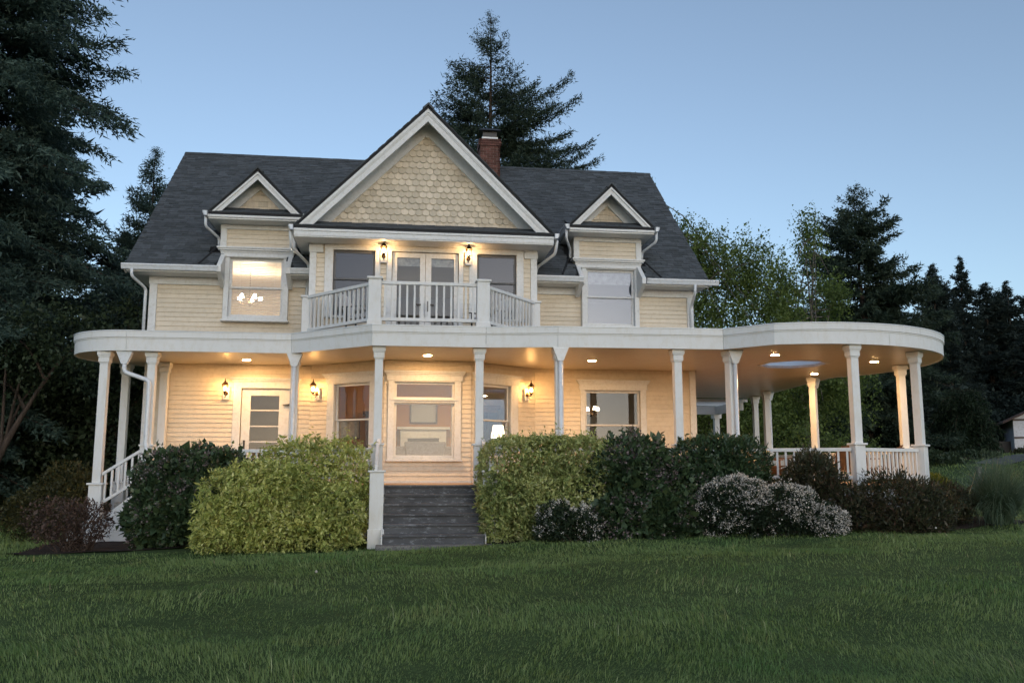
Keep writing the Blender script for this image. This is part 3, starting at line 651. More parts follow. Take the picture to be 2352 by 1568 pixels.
# rooms behind the windows
def room(name, mat, boxes):
    for q in boxes: MB().box(*q).build(name, mat, house)
room('interior_floor', 'floor_wood', [(-5.6, 7.25, 21.17, 26, 1.0, 1.12), (-1.7, 3.1, 20.95, 21.16, 1.0, 1.12), (-.9, 2.3, 20.35, 20.94, 1.0, 1.12), (-5.6, 7.25, 21.17, 26.1, 4.12, 4.28), (-1.83, 3.05, 19.92, 21.16, 4.12, 4.28)])
room('interior_ceiling', 'cream_wall', [(-5.6, 7.25, 21.17, 26, 3.9, 4.0), (-.9, 2.3, 20.0, 21.16, 3.9, 4.0), (-1.7, 3.1, 20.8, 20.99, 4.0, 4.1), (-5.6, 7.25, 21.2, 26.1, 6.54, 6.6)])
room('interior_wall', 'cream_wall', [(-5.6, -2.0, 25.4, 25.5, 1.12, 3.9), (1.6, 3.35, 25.4, 25.5, 1.12, 3.9), (-2.10, -2.02, 21.17, 25.4, 1.12, 3.9)])
room('interior_wall', 'amber_wall', [(-2.0, 1.6, 25.38, 25.5, 1.12, 3.9)])
room('interior_wall', 'grey_wall', [(3.36, 3.44, 21.17, 25.4, 1.12, 3.9), (3.44, 7.25, 25.4, 25.5, 1.12, 3.9), (-2.0, -1.9, 21.5, 26, 4.28, 6.54), (3.2, 3.3, 21.5, 26, 4.28, 6.54), (-1.9, 7.25, 25.9, 26, 4.28, 6.54)])
room('interior_wall', 'cream_wall', [(-5.6, -2.0, 25.9, 26, 4.28, 6.54)])

mb = MB(); FM.box(mb, 4.70, 5.84, -.02, .0, 6.02, 6.36); mb.build('roller_blind', 'paper', wR)
# ------------------------------------------------------------------ the wrap-around porch
veranda = thing('veranda', (3.0, 17.6, .2), 'white wraparound porch with curved roof edge, square columns and round right end', 'porch')
CX, CY, CR = 8.81, 19.53, 3.68
LX, LY, LR = -5.55, 20.15, 1.42
def arc(cx, cy, r, a0, a1, n): return [(cx + r * math.cos(R(a0 + (a1 - a0) * k / n)), cy + r * math.sin(R(a0 + (a1 - a0) * k / n))) for k in range(n + 1)]
def outline(d=0.0):
    """outer edge of the porch roof, from the back left round the front to the back right; d = inset"""
    o = arc(LX, LY, LR - d, 140, 270, 26)
    o += [(-2.22 + d * .3, 18.74 + d), (-.49 + d * .3, 17.31 + d), (1.78, 17.31 + d), (3.21, 17.06 + d), (6.63 + d * .4, 16.94 + d)]
    o += arc(CX, CY, CR - d, 247, 400, 54)
    o += [(11.78 - d, 24.0), (12.30 - d, 28.9 - d)]
    return o
inner = [(7.42, 28.9), (7.42, 21.0), (3.36, 21.0), (1.7, 19.75), (-.27, 19.75), (-2.0, 21.0), (-5.77, 21.0), (-5.77, 22.0)]
inner_up = [(7.42, 28.9), (7.42, 21.0), (-5.77, 21.0), (-5.77, 22.0)]
SKX, SKY, SKR = 9.2, 19.2, .74
octa = [(SKX + SKR * math.cos(R(22.5 + 45 * k)), SKY + SKR * math.sin(R(22.5 + 45 * k))) for k in range(8)]
def sheet(mb, outer, hole, z, up_=True):
    loops = [[Vector((x, y, z)) for x, y in outer]] + ([[Vector((x, y, z)) for x, y in hole]] if hole else [])
    tris = mgeo.tessellate_polygon(loops); fl = [p for l in loops for p in l]; f = []
    for t_ in tris:
        a, b_, c_ = (fl[i] for i in t_); nz = (b_ - a).cross(c_ - a).z; f.append(tuple(t_) if (nz > 0) == up_ else tuple(t_)[::-1])
    mb.add(fl, f)
def band(mb, pts, z0, z1, th, closed=False):
    """a vertical board that follows a path; th = thickness to the inside"""
    P = [Vector((x, y, 0)) for x, y in pts]; n = len(P); I = []
    for i in range(n):
        d0 = (P[i] - P[i - 1]).normalized() if i > 0 else None; d1 = (P[i + 1] - P[i]).normalized() if i < n - 1 else None
        d = ((d0 or d1) + (d1 or d0)).normalized(); nn = Vector((-d.y, d.x, 0)); k = 1 / max(.5, nn.dot(Vector((-(d1 or d0).y, (d1 or d0).x, 0))))
        I.append(P[i] + nn * th * k)
    for i in range(n - 1):
        a, b_, c_, d_ = P[i], P[i + 1], I[i + 1], I[i]
        v = [(q.x, q.y, z) for z in (z0, z1) for q in (a, b_, c_, d_)]
        fs_ = [(3, 2, 1, 0), (4, 5, 6, 7), (0, 1, 5, 4), (2, 3, 7, 6)]
        if i == 0: fs_.append((3, 0, 4, 7))
        if i == n - 2: fs_.append((1, 2, 6, 5))
        mb.add(v, fs_)
OUT = outline()
mb = MB(); sheet(mb, OUT + inner_up, octa, 4.275); mb.build('porch_roof', 'stone', veranda)
mb = MB(); sheet(mb, outline(.03) + inner, octa, ZC, False); mb.build('porch_ceiling', 'porch_ceiling', veranda)
def boards_along(name, path, z0, z1, th, cuts):
    """a run of boards butted end to end with a hairline joint between them"""
    for a, b_ in zip(cuts[:-1], cuts[1:]):
        seg = [Vector(p) for p in path[a:b_ + 1]]
        seg[0] = seg[0] + (seg[1] - seg[0]).normalized() * .003; seg[-1] = seg[-1] + (seg[-2] - seg[-1]).normalized() * .003
        mb = MB(); band(mb, [tuple(p) for p in seg], z0, z1, th); mb.build(name, 'white_weathered', veranda)
NO = len(OUT)
boards_along('fascia_board', OUT, 3.85, 4.13, .05, [0, 13, 26, 27, 28, 29, 30, 31, 45, 58, 72, NO - 3, NO - 2, NO - 1])
boards_along('crown_moulding', outline(-.028), 4.133, 4.255, .07, [0, 20, 26, 27, 28, 29, 30, 31, 50, 68, NO - 3, NO - 2, NO - 1])
mb = MB(); band(mb, outline(-.012), 4.105, 4.13, .01); mb.build('bead', 'white_weathered', veranda)
mb = MB(); band(mb, outline(-.04), 4.256, 4.275, .12); mb.build('drip_edge', 'gutter_metal', veranda)
# joints in the fascia boards
# round skylight
mb = MB()
for k in range(8):
    a, b_ = octa[k], octa[(k + 1) % 8]; mb.add([(*a, ZC), (*b_, ZC), (*b_, 4.42), (*a, 4.42)], [(0, 1, 2, 3)])
sk = mb.build('skylight', 'white_paint', veranda)
mb = MB(); o2 = [(SKX + (x - SKX) * 1.09, SKY + (y - SKY) * 1.09) for x, y in octa]
for k in range(8):
    a, b_, c_, d_ = octa[k], octa[(k + 1) % 8], o2[(k + 1) % 8], o2[k]; mb.hexa([(*a, ZC - .018), (*b_, ZC - .018), (*c_, ZC - .018), (*d_, ZC - .018), (*a, ZC), (*b_, ZC), (*c_, ZC), (*d_, ZC)])
mb.build('skylight_trim', 'white_paint', sk)
mb = MB(); mb.prism([(SKX + (x - SKX) * .998, SKY + (y - SKY) * .998, 3.90) for x, y in octa], (0, 0, .006)); mb.build('pane', 'frosted_glass', sk)
# floor, skirt
inset = outline(.16)
fl_out = [(-5.10, 21.6), (-5.10, 18.85)] + [q for q in inset if q[0] > -3 or q[1] < 18.5][0:]
fl_out = [(-5.10, 21.6), (-5.10, 18.9)] + inset[27:]
mb = MB(); sheet(mb, fl_out + inner[:-1], None, Z0); sheet(mb, fl_out + inner[:-1], None, Z0 - .05, False); mb.build('porch_floor', 'deck_wood', veranda)
mb = MB(); band(mb, fl_out, Z0 - .05, Z0 - .001, .04); mb.build('floor_edge', 'deck_wood', veranda)
sk_out = [(-5.05, 21.6), (-5.05, 19.0)] + outline(.26)[27:]
mb = MB(); band(mb, sk_out, -.25, Z0 - .055, .05); mb.build('skirting', 'white_weathered', veranda)
mb = MB(); band(mb, [(x, y) for x, y in outline(.235)[27:]], Z0 - .19, Z0 - .052, .03); mb.build('rim_board', 'white_weathered', veranda)

# columns: shaft, capital, pedestal ring
def column(x, y, z0=Z0, rot=0.0, w=.16, ped=True, zr=1.93, pw=.215):
    c_, s_ = math.cos(rot), math.sin(rot)
    def bx(mb, h, za, zb, h2=None):
        h2 = h if h2 is None else h2
        ps = [(-1, -1), (1, -1), (1, 1), (-1, 1)]
        mb.hexa([(x + (a * c_ - b_ * s_) * h, y + (a * s_ + b_ * c_) * h, za) for a, b_ in ps] + [(x + (a * c_ - b_ * s_) * h2, y + (a * s_ + b_ * c_) * h2, zb) for a, b_ in ps])
    mb = MB(); bx(mb, w / 2, zr if ped else z0, 3.60); col = mb.build('column', 'white_weathered', veranda, bevel=.006)
    mb = MB(); bx(mb, w / 2 + .01, 3.60, 3.625); bx(mb, w / 2 + .025, 3.626, 3.735); bx(mb, w / 2 + .038, 3.736, 3.765); bx(mb, w / 2 + .05, 3.766, 3.852); mb.build('capital', 'white_weathered', col, bevel=.004)
    if ped:
        mb = MB(); bx(mb, pw / 2, z0, zr - .04); mb.build('pedestal', 'white_weathered', col, bevel=.006)
        mb = MB(); bx(mb, pw / 2 + .035, zr - .04, zr); mb.build('pedestal_cap', 'white_weathered', col, bevel=.006)
    return col
front = [(-5.08, 19.0, 0), (-2.15, 18.97, 0), (-.35, 17.55, 0), (1.67, 17.55, 0), (3.26, 17.27, 0), (5.72, 17.2, 0), (6.86, 17.2, .35)]
for x, y, r_ in front: column(x, y, Z0, r_)
ringc = [(8.94, 16.06), (10.78, 16.87), (11.82, 19.10), (11.05, 21.98)]
for x, y in ringc: column(x, y, Z0, math.atan2(y - CY, x - CX) + math.pi / 2)
column(11.55, 26.1); column(12.0, 28.0)
column(-6.03, 19.02, -.2, 0, .165, True, 1.15, .25); column(-6.25, 21.25, -.2, 0, .165, True, 1.15, .25)
column(-5.28, 20.82, Z0, 0, .17, False)
# conductor heads and downspouts on the columns
def head(x, y, rot=0.0):
    c_, s_ = math.cos(rot), math.sin(rot); P = lambda a, b_, z: (x + a * c_ - b_ * s_, y + a * s_ + b_ * c_, z)
    mb = MB(); mb.hexa([P(-.055, -.05, 3.58), P(.055, -.05, 3.58), P(.055, .05, 3.58), P(-.055, .05, 3.58), P(-.15, -.07, 3.82), P(.15, -.07, 3.82), P(.15, .07, 3.82), P(-.15, .07, 3.82)])
    mb.hexa([P(-.155, -.075, 3.82), P(.155, -.075, 3.82), P(.155, .075, 3.82), P(-.155, .075, 3.82), P(-.155, -.075, 3.849), P(.155, -.075, 3.849), P(.155, .075, 3.849), P(-.155, .075, 3.849)])
    return mb.build('conductor_head', 'gutter_metal', veranda)
for x, y in ((-2.15, 18.82), (3.27, 17.13), (6.92, 17.07)):
    head(x, y); spout([(x, y, 3.62), (x, y, .1)], .042, veranda)
head(-5.60, 18.86); spout(bend([(-5.60, 18.86, 3.60), (-5.60, 18.86, 3.42), (-5.08, 18.85, 3.24), (-5.08, 18.85, 1.92), (-5.02, 18.80, 1.74), (-5.02, 18.80, .1)]), .045, veranda)
for x, y in ((11.2, 22.12), (11.72, 26.2)): head(x, y, .6); spout([(x, y, 3.62), (x, y, .3)], .04, veranda)

# railings
bal_unit = cube_unit(-.02, .02, -.02, .02, 0, 1)
def railing(p0, p1, zt=1.84, zb=1.30, pitch=.115, drop=0.0, parent=veranda, hr=.045, name='railing', n=None, w=.04):
    a, b_ = Vector((*p0, 0)), Vector((*p1, 0)); fr = Frame(p0, p1); L = fr.L
    mb = MB()
    def sl(v0, v1, za, zb_):
        mb.hexa([fr.p(0, v1, za), fr.p(L, v1, za - drop), fr.p(L, v0, za - drop), fr.p(0, v0, za), fr.p(0, v1, zb_), fr.p(L, v1, zb_ - drop), fr.p(L, v0, zb_ - drop), fr.p(0, v0, zb_)])
    sl(-w, w, zt - .07, zt); rl = mb.build(name, 'white_weathered', parent, bevel=.005)
    mb = MB(); sl(-w * .75, w * .75, zb - .07, zb); mb.build('bottom_rail', 'white_weathered', rl, bevel=.005)
    n = n or max(1, round(L / pitch)); ms = []
    for k in range(n):
        u = L * (k + .5) / n; M = Matrix.Identity(4); M.col[0][:3] = fr.d; M.col[1][:3] = -fr.n
        q = fr.p(u, 0, zb - drop * u / L); M.col[2][:3] = (0, 0, zt - zb - .07); M.col[3][:3] = q; ms.append(M)
    pieces('baluster', bal_unit, ms, rl, 'white_weathered')
    return rl
railing((-4.97, 19.0), (-2.26, 18.97)); railing((-5.08, 20.75), (-5.08, 19.1))
railing((-2.06, 18.9), (-.46, 17.6)); railing((1.78, 17.53), (3.15, 17.28)); railing((3.37, 17.27), (5.61, 17.2)); railing((5.83, 17.2), (6.76, 17.2))
railing((6.97, 17.14), (8.83, 16.09), pitch=.17); railing((9.06, 16.11), (10.67, 16.82), pitch=.125); railing((10.85, 16.98), (11.78, 18.98), pitch=.15); railing((11.80, 19.22), (11.09, 21.87), pitch=.15); railing((11.07, 22.1), (11.53, 26.0), pitch=.15); railing((11.57, 26.2), (11.98, 27.9), pitch=.15)
# side stair on the left
railing((-5.17, 19.0), (-5.93, 19.0), 1.86, 1.27, drop=.50, n=6, name='stair_railing'); railing((-5.2, 21.2), (-6.14, 21.22), 1.86, 1.27, drop=.55, n=6, name='stair_railing')
mb = MB()
for k in range(5): mb.box(-5.11 - .30 * (k + 1), -5.11 - .30 * k, 19.15, 21.1, -.2, Z0 - .19 * (k + 1))
mb.build('side_steps', 'concrete', veranda)
mb = MB(); mb.prism([(-5.06, 18.98, -.25), (-5.06, 18.98, 1.02), (-5.2, 18.98, 1.0), (-5.92, 18.98, .42), (-5.92, 18.98, -.25)], (0, .10, 0)); mb.build('stair_skirt', 'white_weathered', veranda)
# front steps
rise = (Z0 - .13) / 6; run = .29; YT = 17.03
for k in range(6):
    zt = Z0 - rise * k; y1 = YT - run * (k - 1) if k else YT + .3; y0 = YT - run * k
    mb = MB(); mb.box(-.19, 1.60, y0 - .03, y1, zt - .04, zt); st = mb.build('step_tread', 'step_wood', veranda, bevel=.006)
    mb = MB(); mb.box(-.18, 1.59, y0 + .006, y0 + .03, zt - rise - .02, zt - .041); mb.build('step_riser', 'step_wood', st)
mb = MB(); mb.box(-.30, 1.72, YT - run * 5 - .32, YT - run * 5 - .02, -.1, .135); mb.build('landing_slab', 'stone', veranda, bevel=.01)
mb = MB()
for xx in (-.21, 1.60): mb = MB(); mb.prism([(xx, YT + .1, Z0 - .05), (xx, YT + .1, -.1), (xx, YT - 1.5, -.1), (xx, YT - 1.5, .25)], (.02, 0, 0)); mb.build('stringer', 'white_weathered', veranda)
for sg, xx in ((-1, -.31), (1, 1.72)):
    mb = MB(); mb.box(xx - .125, xx + .125, 15.83, 16.08, -.1, 1.37); nw = mb.build('newel_post', 'white_weathered', veranda, bevel=.006)
    mb = MB(); mb.box(xx - .155, xx + .155, 15.80, 16.11, 1.371, 1.405); mb.build('newel_cap', 'white_weathered', nw, bevel=.006)
    mb = MB(); mb.box(xx - .145, xx + .145, 15.81, 16.10, -.1, .38); mb.build('newel_base', 'white_weathered', nw, bevel=.006)
    mb = MB(); q = 2.02; xr = xx + .02 * sg
    mb.hexa([(xr - .03, 16.05, 1.40), (xr + .03, 16.05, 1.40), (xr + .03, 17.43, q - .10), (xr - .03, 17.43, q - .10), (xr - .03, 16.05, 1.50), (xr + .03, 16.05, 1.50), (xr + .03, 17.43, q), (xr - .03, 17.43, q)]); hr = mb.build('handrail', 'white_weathered', veranda, bevel=.005)
    ms = []
    for k in range(8):
        yy = 16.16 + k * .16; M = Matrix.Identity(4); t_ = (yy - 16.05) / 1.38; zb_ = .47 + t_ * .75; M.col[2][:3] = (0, 0, 1.44 + t_ * .5 - zb_); M.col[3][:3] = (xr, yy, zb_); ms.append(M)
    pieces('baluster', bal_unit, ms, hr, 'white_weathered')

# balcony railing on the porch roof
bp_ = [(-2.02, 19.52), (-.47, 17.78), (1.76, 17.78), (3.16, 19.52)]
for i, (x, y) in enumerate(bp_):
    big = i in (1, 2); h = .13 if big else .085; rot = 0
    mb = MB(); mb.box(x - h, x + h, y - h, y + h, 4.27, 5.28 if big else 5.20); po = mb.build('balcony_post', 'white_weathered', veranda, bevel=.006)
    mb = MB(); mb.box(x - h - .03, x + h + .03, y - h - .03, y + h + .03, 5.281 if big else 5.201, 5.325 if big else 5.245); mb.build('post_cap', 'white_weathered', po, bevel=.006)
    if big: mb = MB(); mb.box(x - h - .02, x + h + .02, y - h - .02, y + h + .02, 4.275, 4.43); mb.build('post_base', 'white_weathered', po, bevel=.006)
railing((bp_[0][0] + .06, bp_[0][1] - .07), (bp_[1][0] - .1, bp_[1][1] + .1), 5.24, 4.50, n=14, name='balcony_railing')
railing((bp_[1][0] + .13, bp_[1][1]), (bp_[2][0] - .13, bp_[2][1]), 5.26, 4.50, n=13, name='balcony_railing')
railing((bp_[2][0] + .1, bp_[2][1] + .1), (bp_[3][0] - .06, bp_[3][1] - .07), 5.24, 4.50, n=14, name='balcony_railing')
# open beams behind the right wing
mb = MB(); mb.box(7.6, 12.1, 31.3, 31.45, 3.45, 3.75); mb.build('pergola_beam', 'white_weathered', veranda)
mb = MB(); mb.box(11.83, 11.98, 28.95, 31.3, 3.45, 3.75); mb.build('pergola_beam', 'white_weathered', veranda)
mb = MB(); mb.box(9.2, 9.35, 28.9, 31.3, 3.45, 3.75); mb.build('pergola_beam', 'white_weathered', veranda)
for k in range(6): mb = MB(); mb.box(7.6, 12.2, 29.1 + k * .4, 29.16 + k * .4, 3.751, 3.85); mb.build('pergola_rafter', 'white_weathered', veranda)
mb = MB(); mb.box(11.81, 11.99, 31.28, 31.46, .2, 3.3); pc = mb.build('pergola_post', 'white_weathered', veranda); mb = MB(); mb.box(11.75, 12.05, 31.22, 31.52, 3.3, 3.449); mb.build('capital', 'white_weathered', pc)

# recessed ceiling lamps
cans = [(-3.35, 20.07, 'above the front door'), (.66, 18.7, 'above the front steps'), (4.38, 19.13, 'before the wide window'), (8.06, 17.65, 'beside the skylight towards the stairs'), (10.81, 18.47, 'near the outer curve of the round porch'), (10.67, 21.09, 'at the back of the round porch')]
for x, y, wh in cans:
    t_ = thing('ceiling_lamp', (x, y, ZC), 'small recessed downlight glowing in porch ceiling ' + wh, 'ceiling lamp', 'recessed downlights in the porch ceiling')
    mb = MB(); n = 20
    for k in range(n):
        a0, a1 = 2 * math.pi * k / n, 2 * math.pi * (k + 1) / n
        mb.hexa([(x + r_ * math.cos(a), y + r_ * math.sin(a), ZC - .012 + dz) for dz in (0, .011) for r_, a in ((.085, a0), (.11, a0), (.11, a1), (.085, a1))])
    mb.build('trim_ring', 'white_paint', t_)
    mb = MB(); mb.lathe((x, y, ZC - .014), [(.084, .0), (.084, .009)], 16); mb.build('lens', 'can_lamp', t_)

# wall lanterns
def lantern(p, n, label, bulb, group='bronze wall lanterns', plate=True):
    """p = fixing point on the wall, n = outward direction"""
    p = Vector(p); n = Vector(n).normalized(); s_ = Vector((-n.y, n.x, 0)); t_ = thing('wall_lantern', p, label, 'wall lantern', group)
    mb = MB(); mb.hexa([p + s_ * a + n * b_ + Vector((0, 0, z)) for z in (-.15, .13) for a, b_ in ((-.07, .06), (.07, .06), (.07, 0), (-.07, 0))]); mb.build('mounting_block', 'white_paint', t_, bevel=.004)
    q = p + n * .06; mb = MB(); mb.tube([q, q + n * .012], .052, 12); mb.tube([q + n * .012, q + n * .03], [.052, .02], 12); mb.build('backplate', 'bronze', t_)
    c_ = p + n * .20 + Vector((0, 0, .03))
    mb = MB(); mb.tube([q + n * .02 + Vector((0, 0, -.01)), q + n * .07 + Vector((0, 0, -.035)), c_ + Vector((0, 0, -.06)), c_ + Vector((0, 0, -.02))], .011, 8); mb.tube([q + n * .02 + Vector((0, 0, -.02)), q + n * .05 + Vector((0, 0, -.09)), q + n * .09 + Vector((0, 0, -.10))], .008, 6); mb.build('arm', 'bronze', t_)
    mb = MB(); mb.lathe(c_, [(.018, -.05), (.03, -.03), (.035, -.01), (.052, 0.0), (.052, .008)], 8)
    for k in range(8):
        a = 2 * math.pi * k / 8; d = Vector((math.cos(a), math.sin(a), 0)); mb.tube([c_ + d * .048 + Vector((0, 0, .005)), c_ + d * .068 + Vector((0, 0, .15))], .0045, 4)
    mb.build('cage', 'bronze', t_)
    mb = MB(); mb.lathe(c_, [(.085, .15), (.088, .157), (.05, .205), (.03, .215), (.032, .222), (.018, .245), (.008, .27), (.011, .285), (.003, .31)], 8); mb.build('cap', 'bronze', t_)
    mb = MB(); mb.lathe(c_, [(.012, .03), (.024, .045), (.030, .07), (.022, .10), (.006, .12)], 8); mb.build('bulb', bulb, t_)
    g_ = MB(); n0 = 8
    for k in range(n0):
        a0, a1 = 2 * math.pi * k / n0, 2 * math.pi * (k + 1) / n0
        g_.add([c_ + Vector((math.cos(a) * r_, math.sin(a) * r_, z)) for r_, z, a in ((.045, .01, a0), (.045, .01, a1), (.064, .148, a1), (.064, .148, a0))], [(0, 1, 2, 3)])
    g_.build('glass_shade', 'clear_glass', t_)
lantern(FM.p(-3.92, .034, 3.17), FM.n, 'lit bronze wall lantern on the clapboards left of the front door', 'lantern_bulb')
lantern(FL.p(.27, .034, 3.17), FL.n, 'lit bronze wall lantern on the bay wall beside the amber room window', 'lantern_bulb')
lantern(FR.p(1.72, .034, 3.20), FR.n, 'lit bronze wall lantern on the bay wall beside the window with the table lamp', 'lantern_bulb')
lantern(FG.p(-.34, .063, 6.24), FG.n, 'lit bronze wall lantern above the balcony on the left of the french doors', 'balcony_bulb')
lantern(FG.p(1.60, .063, 6.24), FG.n, 'lit bronze wall lantern above the balcony on the right of the french doors', 'balcony_bulb')
# ------------------------------------------------------------------ things in the rooms and on the porch
def room_lamp_shade(mb, c_, r0, r1, h): mb.lathe(c_, [(r0, 0), (r1, h)], 12)
# blind behind the lit upper window
bl = thing('window_blind', (-3.345, 21.12, 5.0), 'white slatted blind drawn down inside the brightly lit upstairs window', 'blind')
su = cube_unit(-.60, .60, -.021, .021, -.0012, .0012); ms = []
for k in range(33):
    M = Matrix.Rotation(R(-22), 4, 'X'); M.translation = (-3.345, 21.12, 5.02 + k * .0405); ms.append(M)
pieces('slat', su, ms, bl, 'white_paint')
mb = MB(); mb.box(-3.95, -2.74, 21.09, 21.15, 6.345, 6.39); mb.build('head_rail', 'white_paint', bl)
for x in (-3.75, -2.95): mb = MB(); mb.box(x - .003, x + .003, 21.10, 21.106, 5.02, 6.35); mb.build('cord', 'white_paint', bl)
def chandelier(p, label, n, rad, bulb, top):
    t_ = thing('chandelier', (p[0], p[1], p[2]), label, 'chandelier'); p = Vector(p)
    mb = MB(); mb.tube([p + Vector((0, 0, -.12)), Vector((p.x, p.y, top))], .012, 6); mb.lathe(p, [(.01, -.16), (.05, -.1), (.03, -.02), (.045, .04), (.012, .1)], 8); mb.build('stem', 'bronze', t_)
    for k in range(n):
        a = 2 * math.pi * k / n + .3; d = Vector((math.cos(a), math.sin(a), 0))
        MB().tube([p + d * .03 + Vector((0, 0, -.06)), p + d * rad * .5 + Vector((0, 0, -.13)), p + d * rad * .92 + Vector((0, 0, -.07)), p + d * rad + Vector((0, 0, .0))], .009, 6).build('arm', 'bronze', t_)
        c_ = p + d * rad; mb = MB(); mb.lathe(c_, [(.055, .02), (.028, .11)], 10); mb.build('shade', bulb, t_)
    return t_
chandelier((-3.78, 22.7, 5.72), 'brass chandelier with glowing cup shades behind the slatted blind', 5, .27, 'room_bulb_bright', 6.54)
chandelier((5.22, 23.0, 2.98), 'small chandelier with lit white shades in the room behind the wide porch window', 4, .2, 'room_bulb', 3.9)
# table lamp, cabinet, picture, sofa in the bay room
t_ = thing('table_lamp', (2.62, 22.3, 1.9), 'table lamp with glowing white drum shade in the right bay window', 'table lamp')
mb = MB(); mb.lathe((2.62, 22.3, 1.86), [(.09, 0), (.09, .02), (.03, .05), (.07, .18), (.03, .34), (.012, .42)], 12); mb.build('lamp_base', 'stone', t_, smooth=True)
mb = MB(); mb.lathe((2.62, 22.3, 2.22), [(.19, 0), (.13, .32)], 16); mb.build('lamp_shade', 'shade_glow', t_)
t_ = thing('side_table', (2.62, 22.3, 1.12), 'small dark wooden side table under the lit table lamp', 'table')
mb = MB(); mb.box(2.32, 2.92, 22.0, 22.6, 1.82, 1.86); mb.build('table_top', 'dark_wood', t_)
for x in (2.37, 2.87):
    for y in (22.05, 22.55): mb = MB(); mb.box(x - .025, x + .025, y - .025, y + .025, 1.12, 1.819); mb.build('leg', 'dark_wood', t_)
t_ = thing('cabinet', (2.6, 25.2, 1.12), 'tall reddish wooden cabinet against the back wall of the bay room', 'cabinet')
mb = MB(); mb.box(2.35, 2.95, 25.05, 25.39, 1.12, 3.15); mb.box(2.30, 3.0, 25.0, 25.39, 3.151, 3.25); mb.build('carcass', 'deck_wood', t_)
for x in (2.39, 2.66): mb = MB(); mb.box(x, x + .25, 25.02, 25.049, 1.25, 3.05); mb.build('cabinet_door', 'dark_wood', t_)
t_ = thing('framed_picture', (-1.33, 25.37, 2.3), 'framed print with pale mount hanging on the amber wall', 'picture')
mb = MB(); fp = Frame((0, 25.37), (1, 25.37)); ring(fp, mb, -1.66, -1.0, 2.28, 2.80, .03, 0, .03); mb.build('frame', 'dark_wood', t_)
mb = MB(); fp.box(mb, -1.63, -1.03, .003, .01, 2.31, 2.77); mb.build('print', 'paper', t_)
t_ = thing('bookcase', (-.6, 25.2, 1.12), 'dark wooden bookcase against the amber wall', 'bookcase')
mb = MB(); mb.box(-.85, -.05, 25.0, 25.37, 1.12, 2.95); mb.box(-.92, .02, 24.95, 25.37, 2.951, 3.05); mb.build('carcass', 'dark_wood', t_)
t_ = thing('sofa', (.7, 20.6, 1.12), 'pale fabric sofa with its back to the large bay window', 'sofa')
mb = MB(); mb.box(.0, 1.4, 20.32, 20.52, 1.25, 1.95); mb.build('backrest', 'fabric', t_, bevel=.05)
mb = MB(); mb.box(.0, 1.4, 20.53, 21.1, 1.2, 1.5); mb.build('seat', 'fabric', t_, bevel=.04)
for x in (-.15, 1.41): mb = MB(); mb.box(x, x + .14, 20.34, 21.1, 1.2, 1.72); mb.build('armrest', 'fabric', t_, bevel=.04)
mb = MB(); mb.hexa([(.25, 20.24, 1.72), (1.12, 20.24, 1.72), (1.12, 20.31, 1.72), (.25, 20.31, 1.72), (.2, 20.22, 2.05), (1.17, 20.22, 2.05), (1.17, 20.31, 2.05), (.2, 20.31, 2.05)]); mb.build('cushion', 'fabric', t_, bevel=.03)
t_ = thing('ceiling_light', (.9, 23.2, 3.9), 'bowl ceiling light in the bay room', 'ceiling light')
mb = MB(); mb.lathe((.9, 23.2, 3.72), [(.05, 0), (.17, .05), (.2, .12)], 14); mb.build('bowl', 'bowl_lamp', t_); mb = MB(); mb.lathe((.9, 23.2, 3.845), [(.21, 0), (.1, .05)], 14); mb.build('canopy', 'bronze', t_)
t_ = thing('pendant_light', (-2.9, 23.0, 3.5), 'pendant light in the hall behind the front door', 'pendant light')
mb = MB(); mb.lathe((-2.75, 23.2, 2.72), [(.14, 0), (.06, .2)], 12); mb.build('shade', 'room_bulb', t_); mb = MB(); mb.tube([(-2.75, 23.2, 2.93), (-2.75, 23.2, 3.9)], .008, 6); mb.build('cord', 'dark_metal', t_)
t_ = thing('ceiling_light', (.6, 22.5, 6.5), 'small globe light in the upstairs room behind the french doors', 'ceiling light')
mb = MB(); mb.lathe((.2, 23.2, 5.02), [(.02, 0), (.07, .03), (.08, .08), (.05, .14)], 12); mb.build('globe', 'small_bulb', t_); mb = MB(); mb.lathe((.2, 23.2, 4.3), [(.1, 0), (.02, .04), (.02, .7)], 10); mb.build('lamp_base', 'bronze', t_)

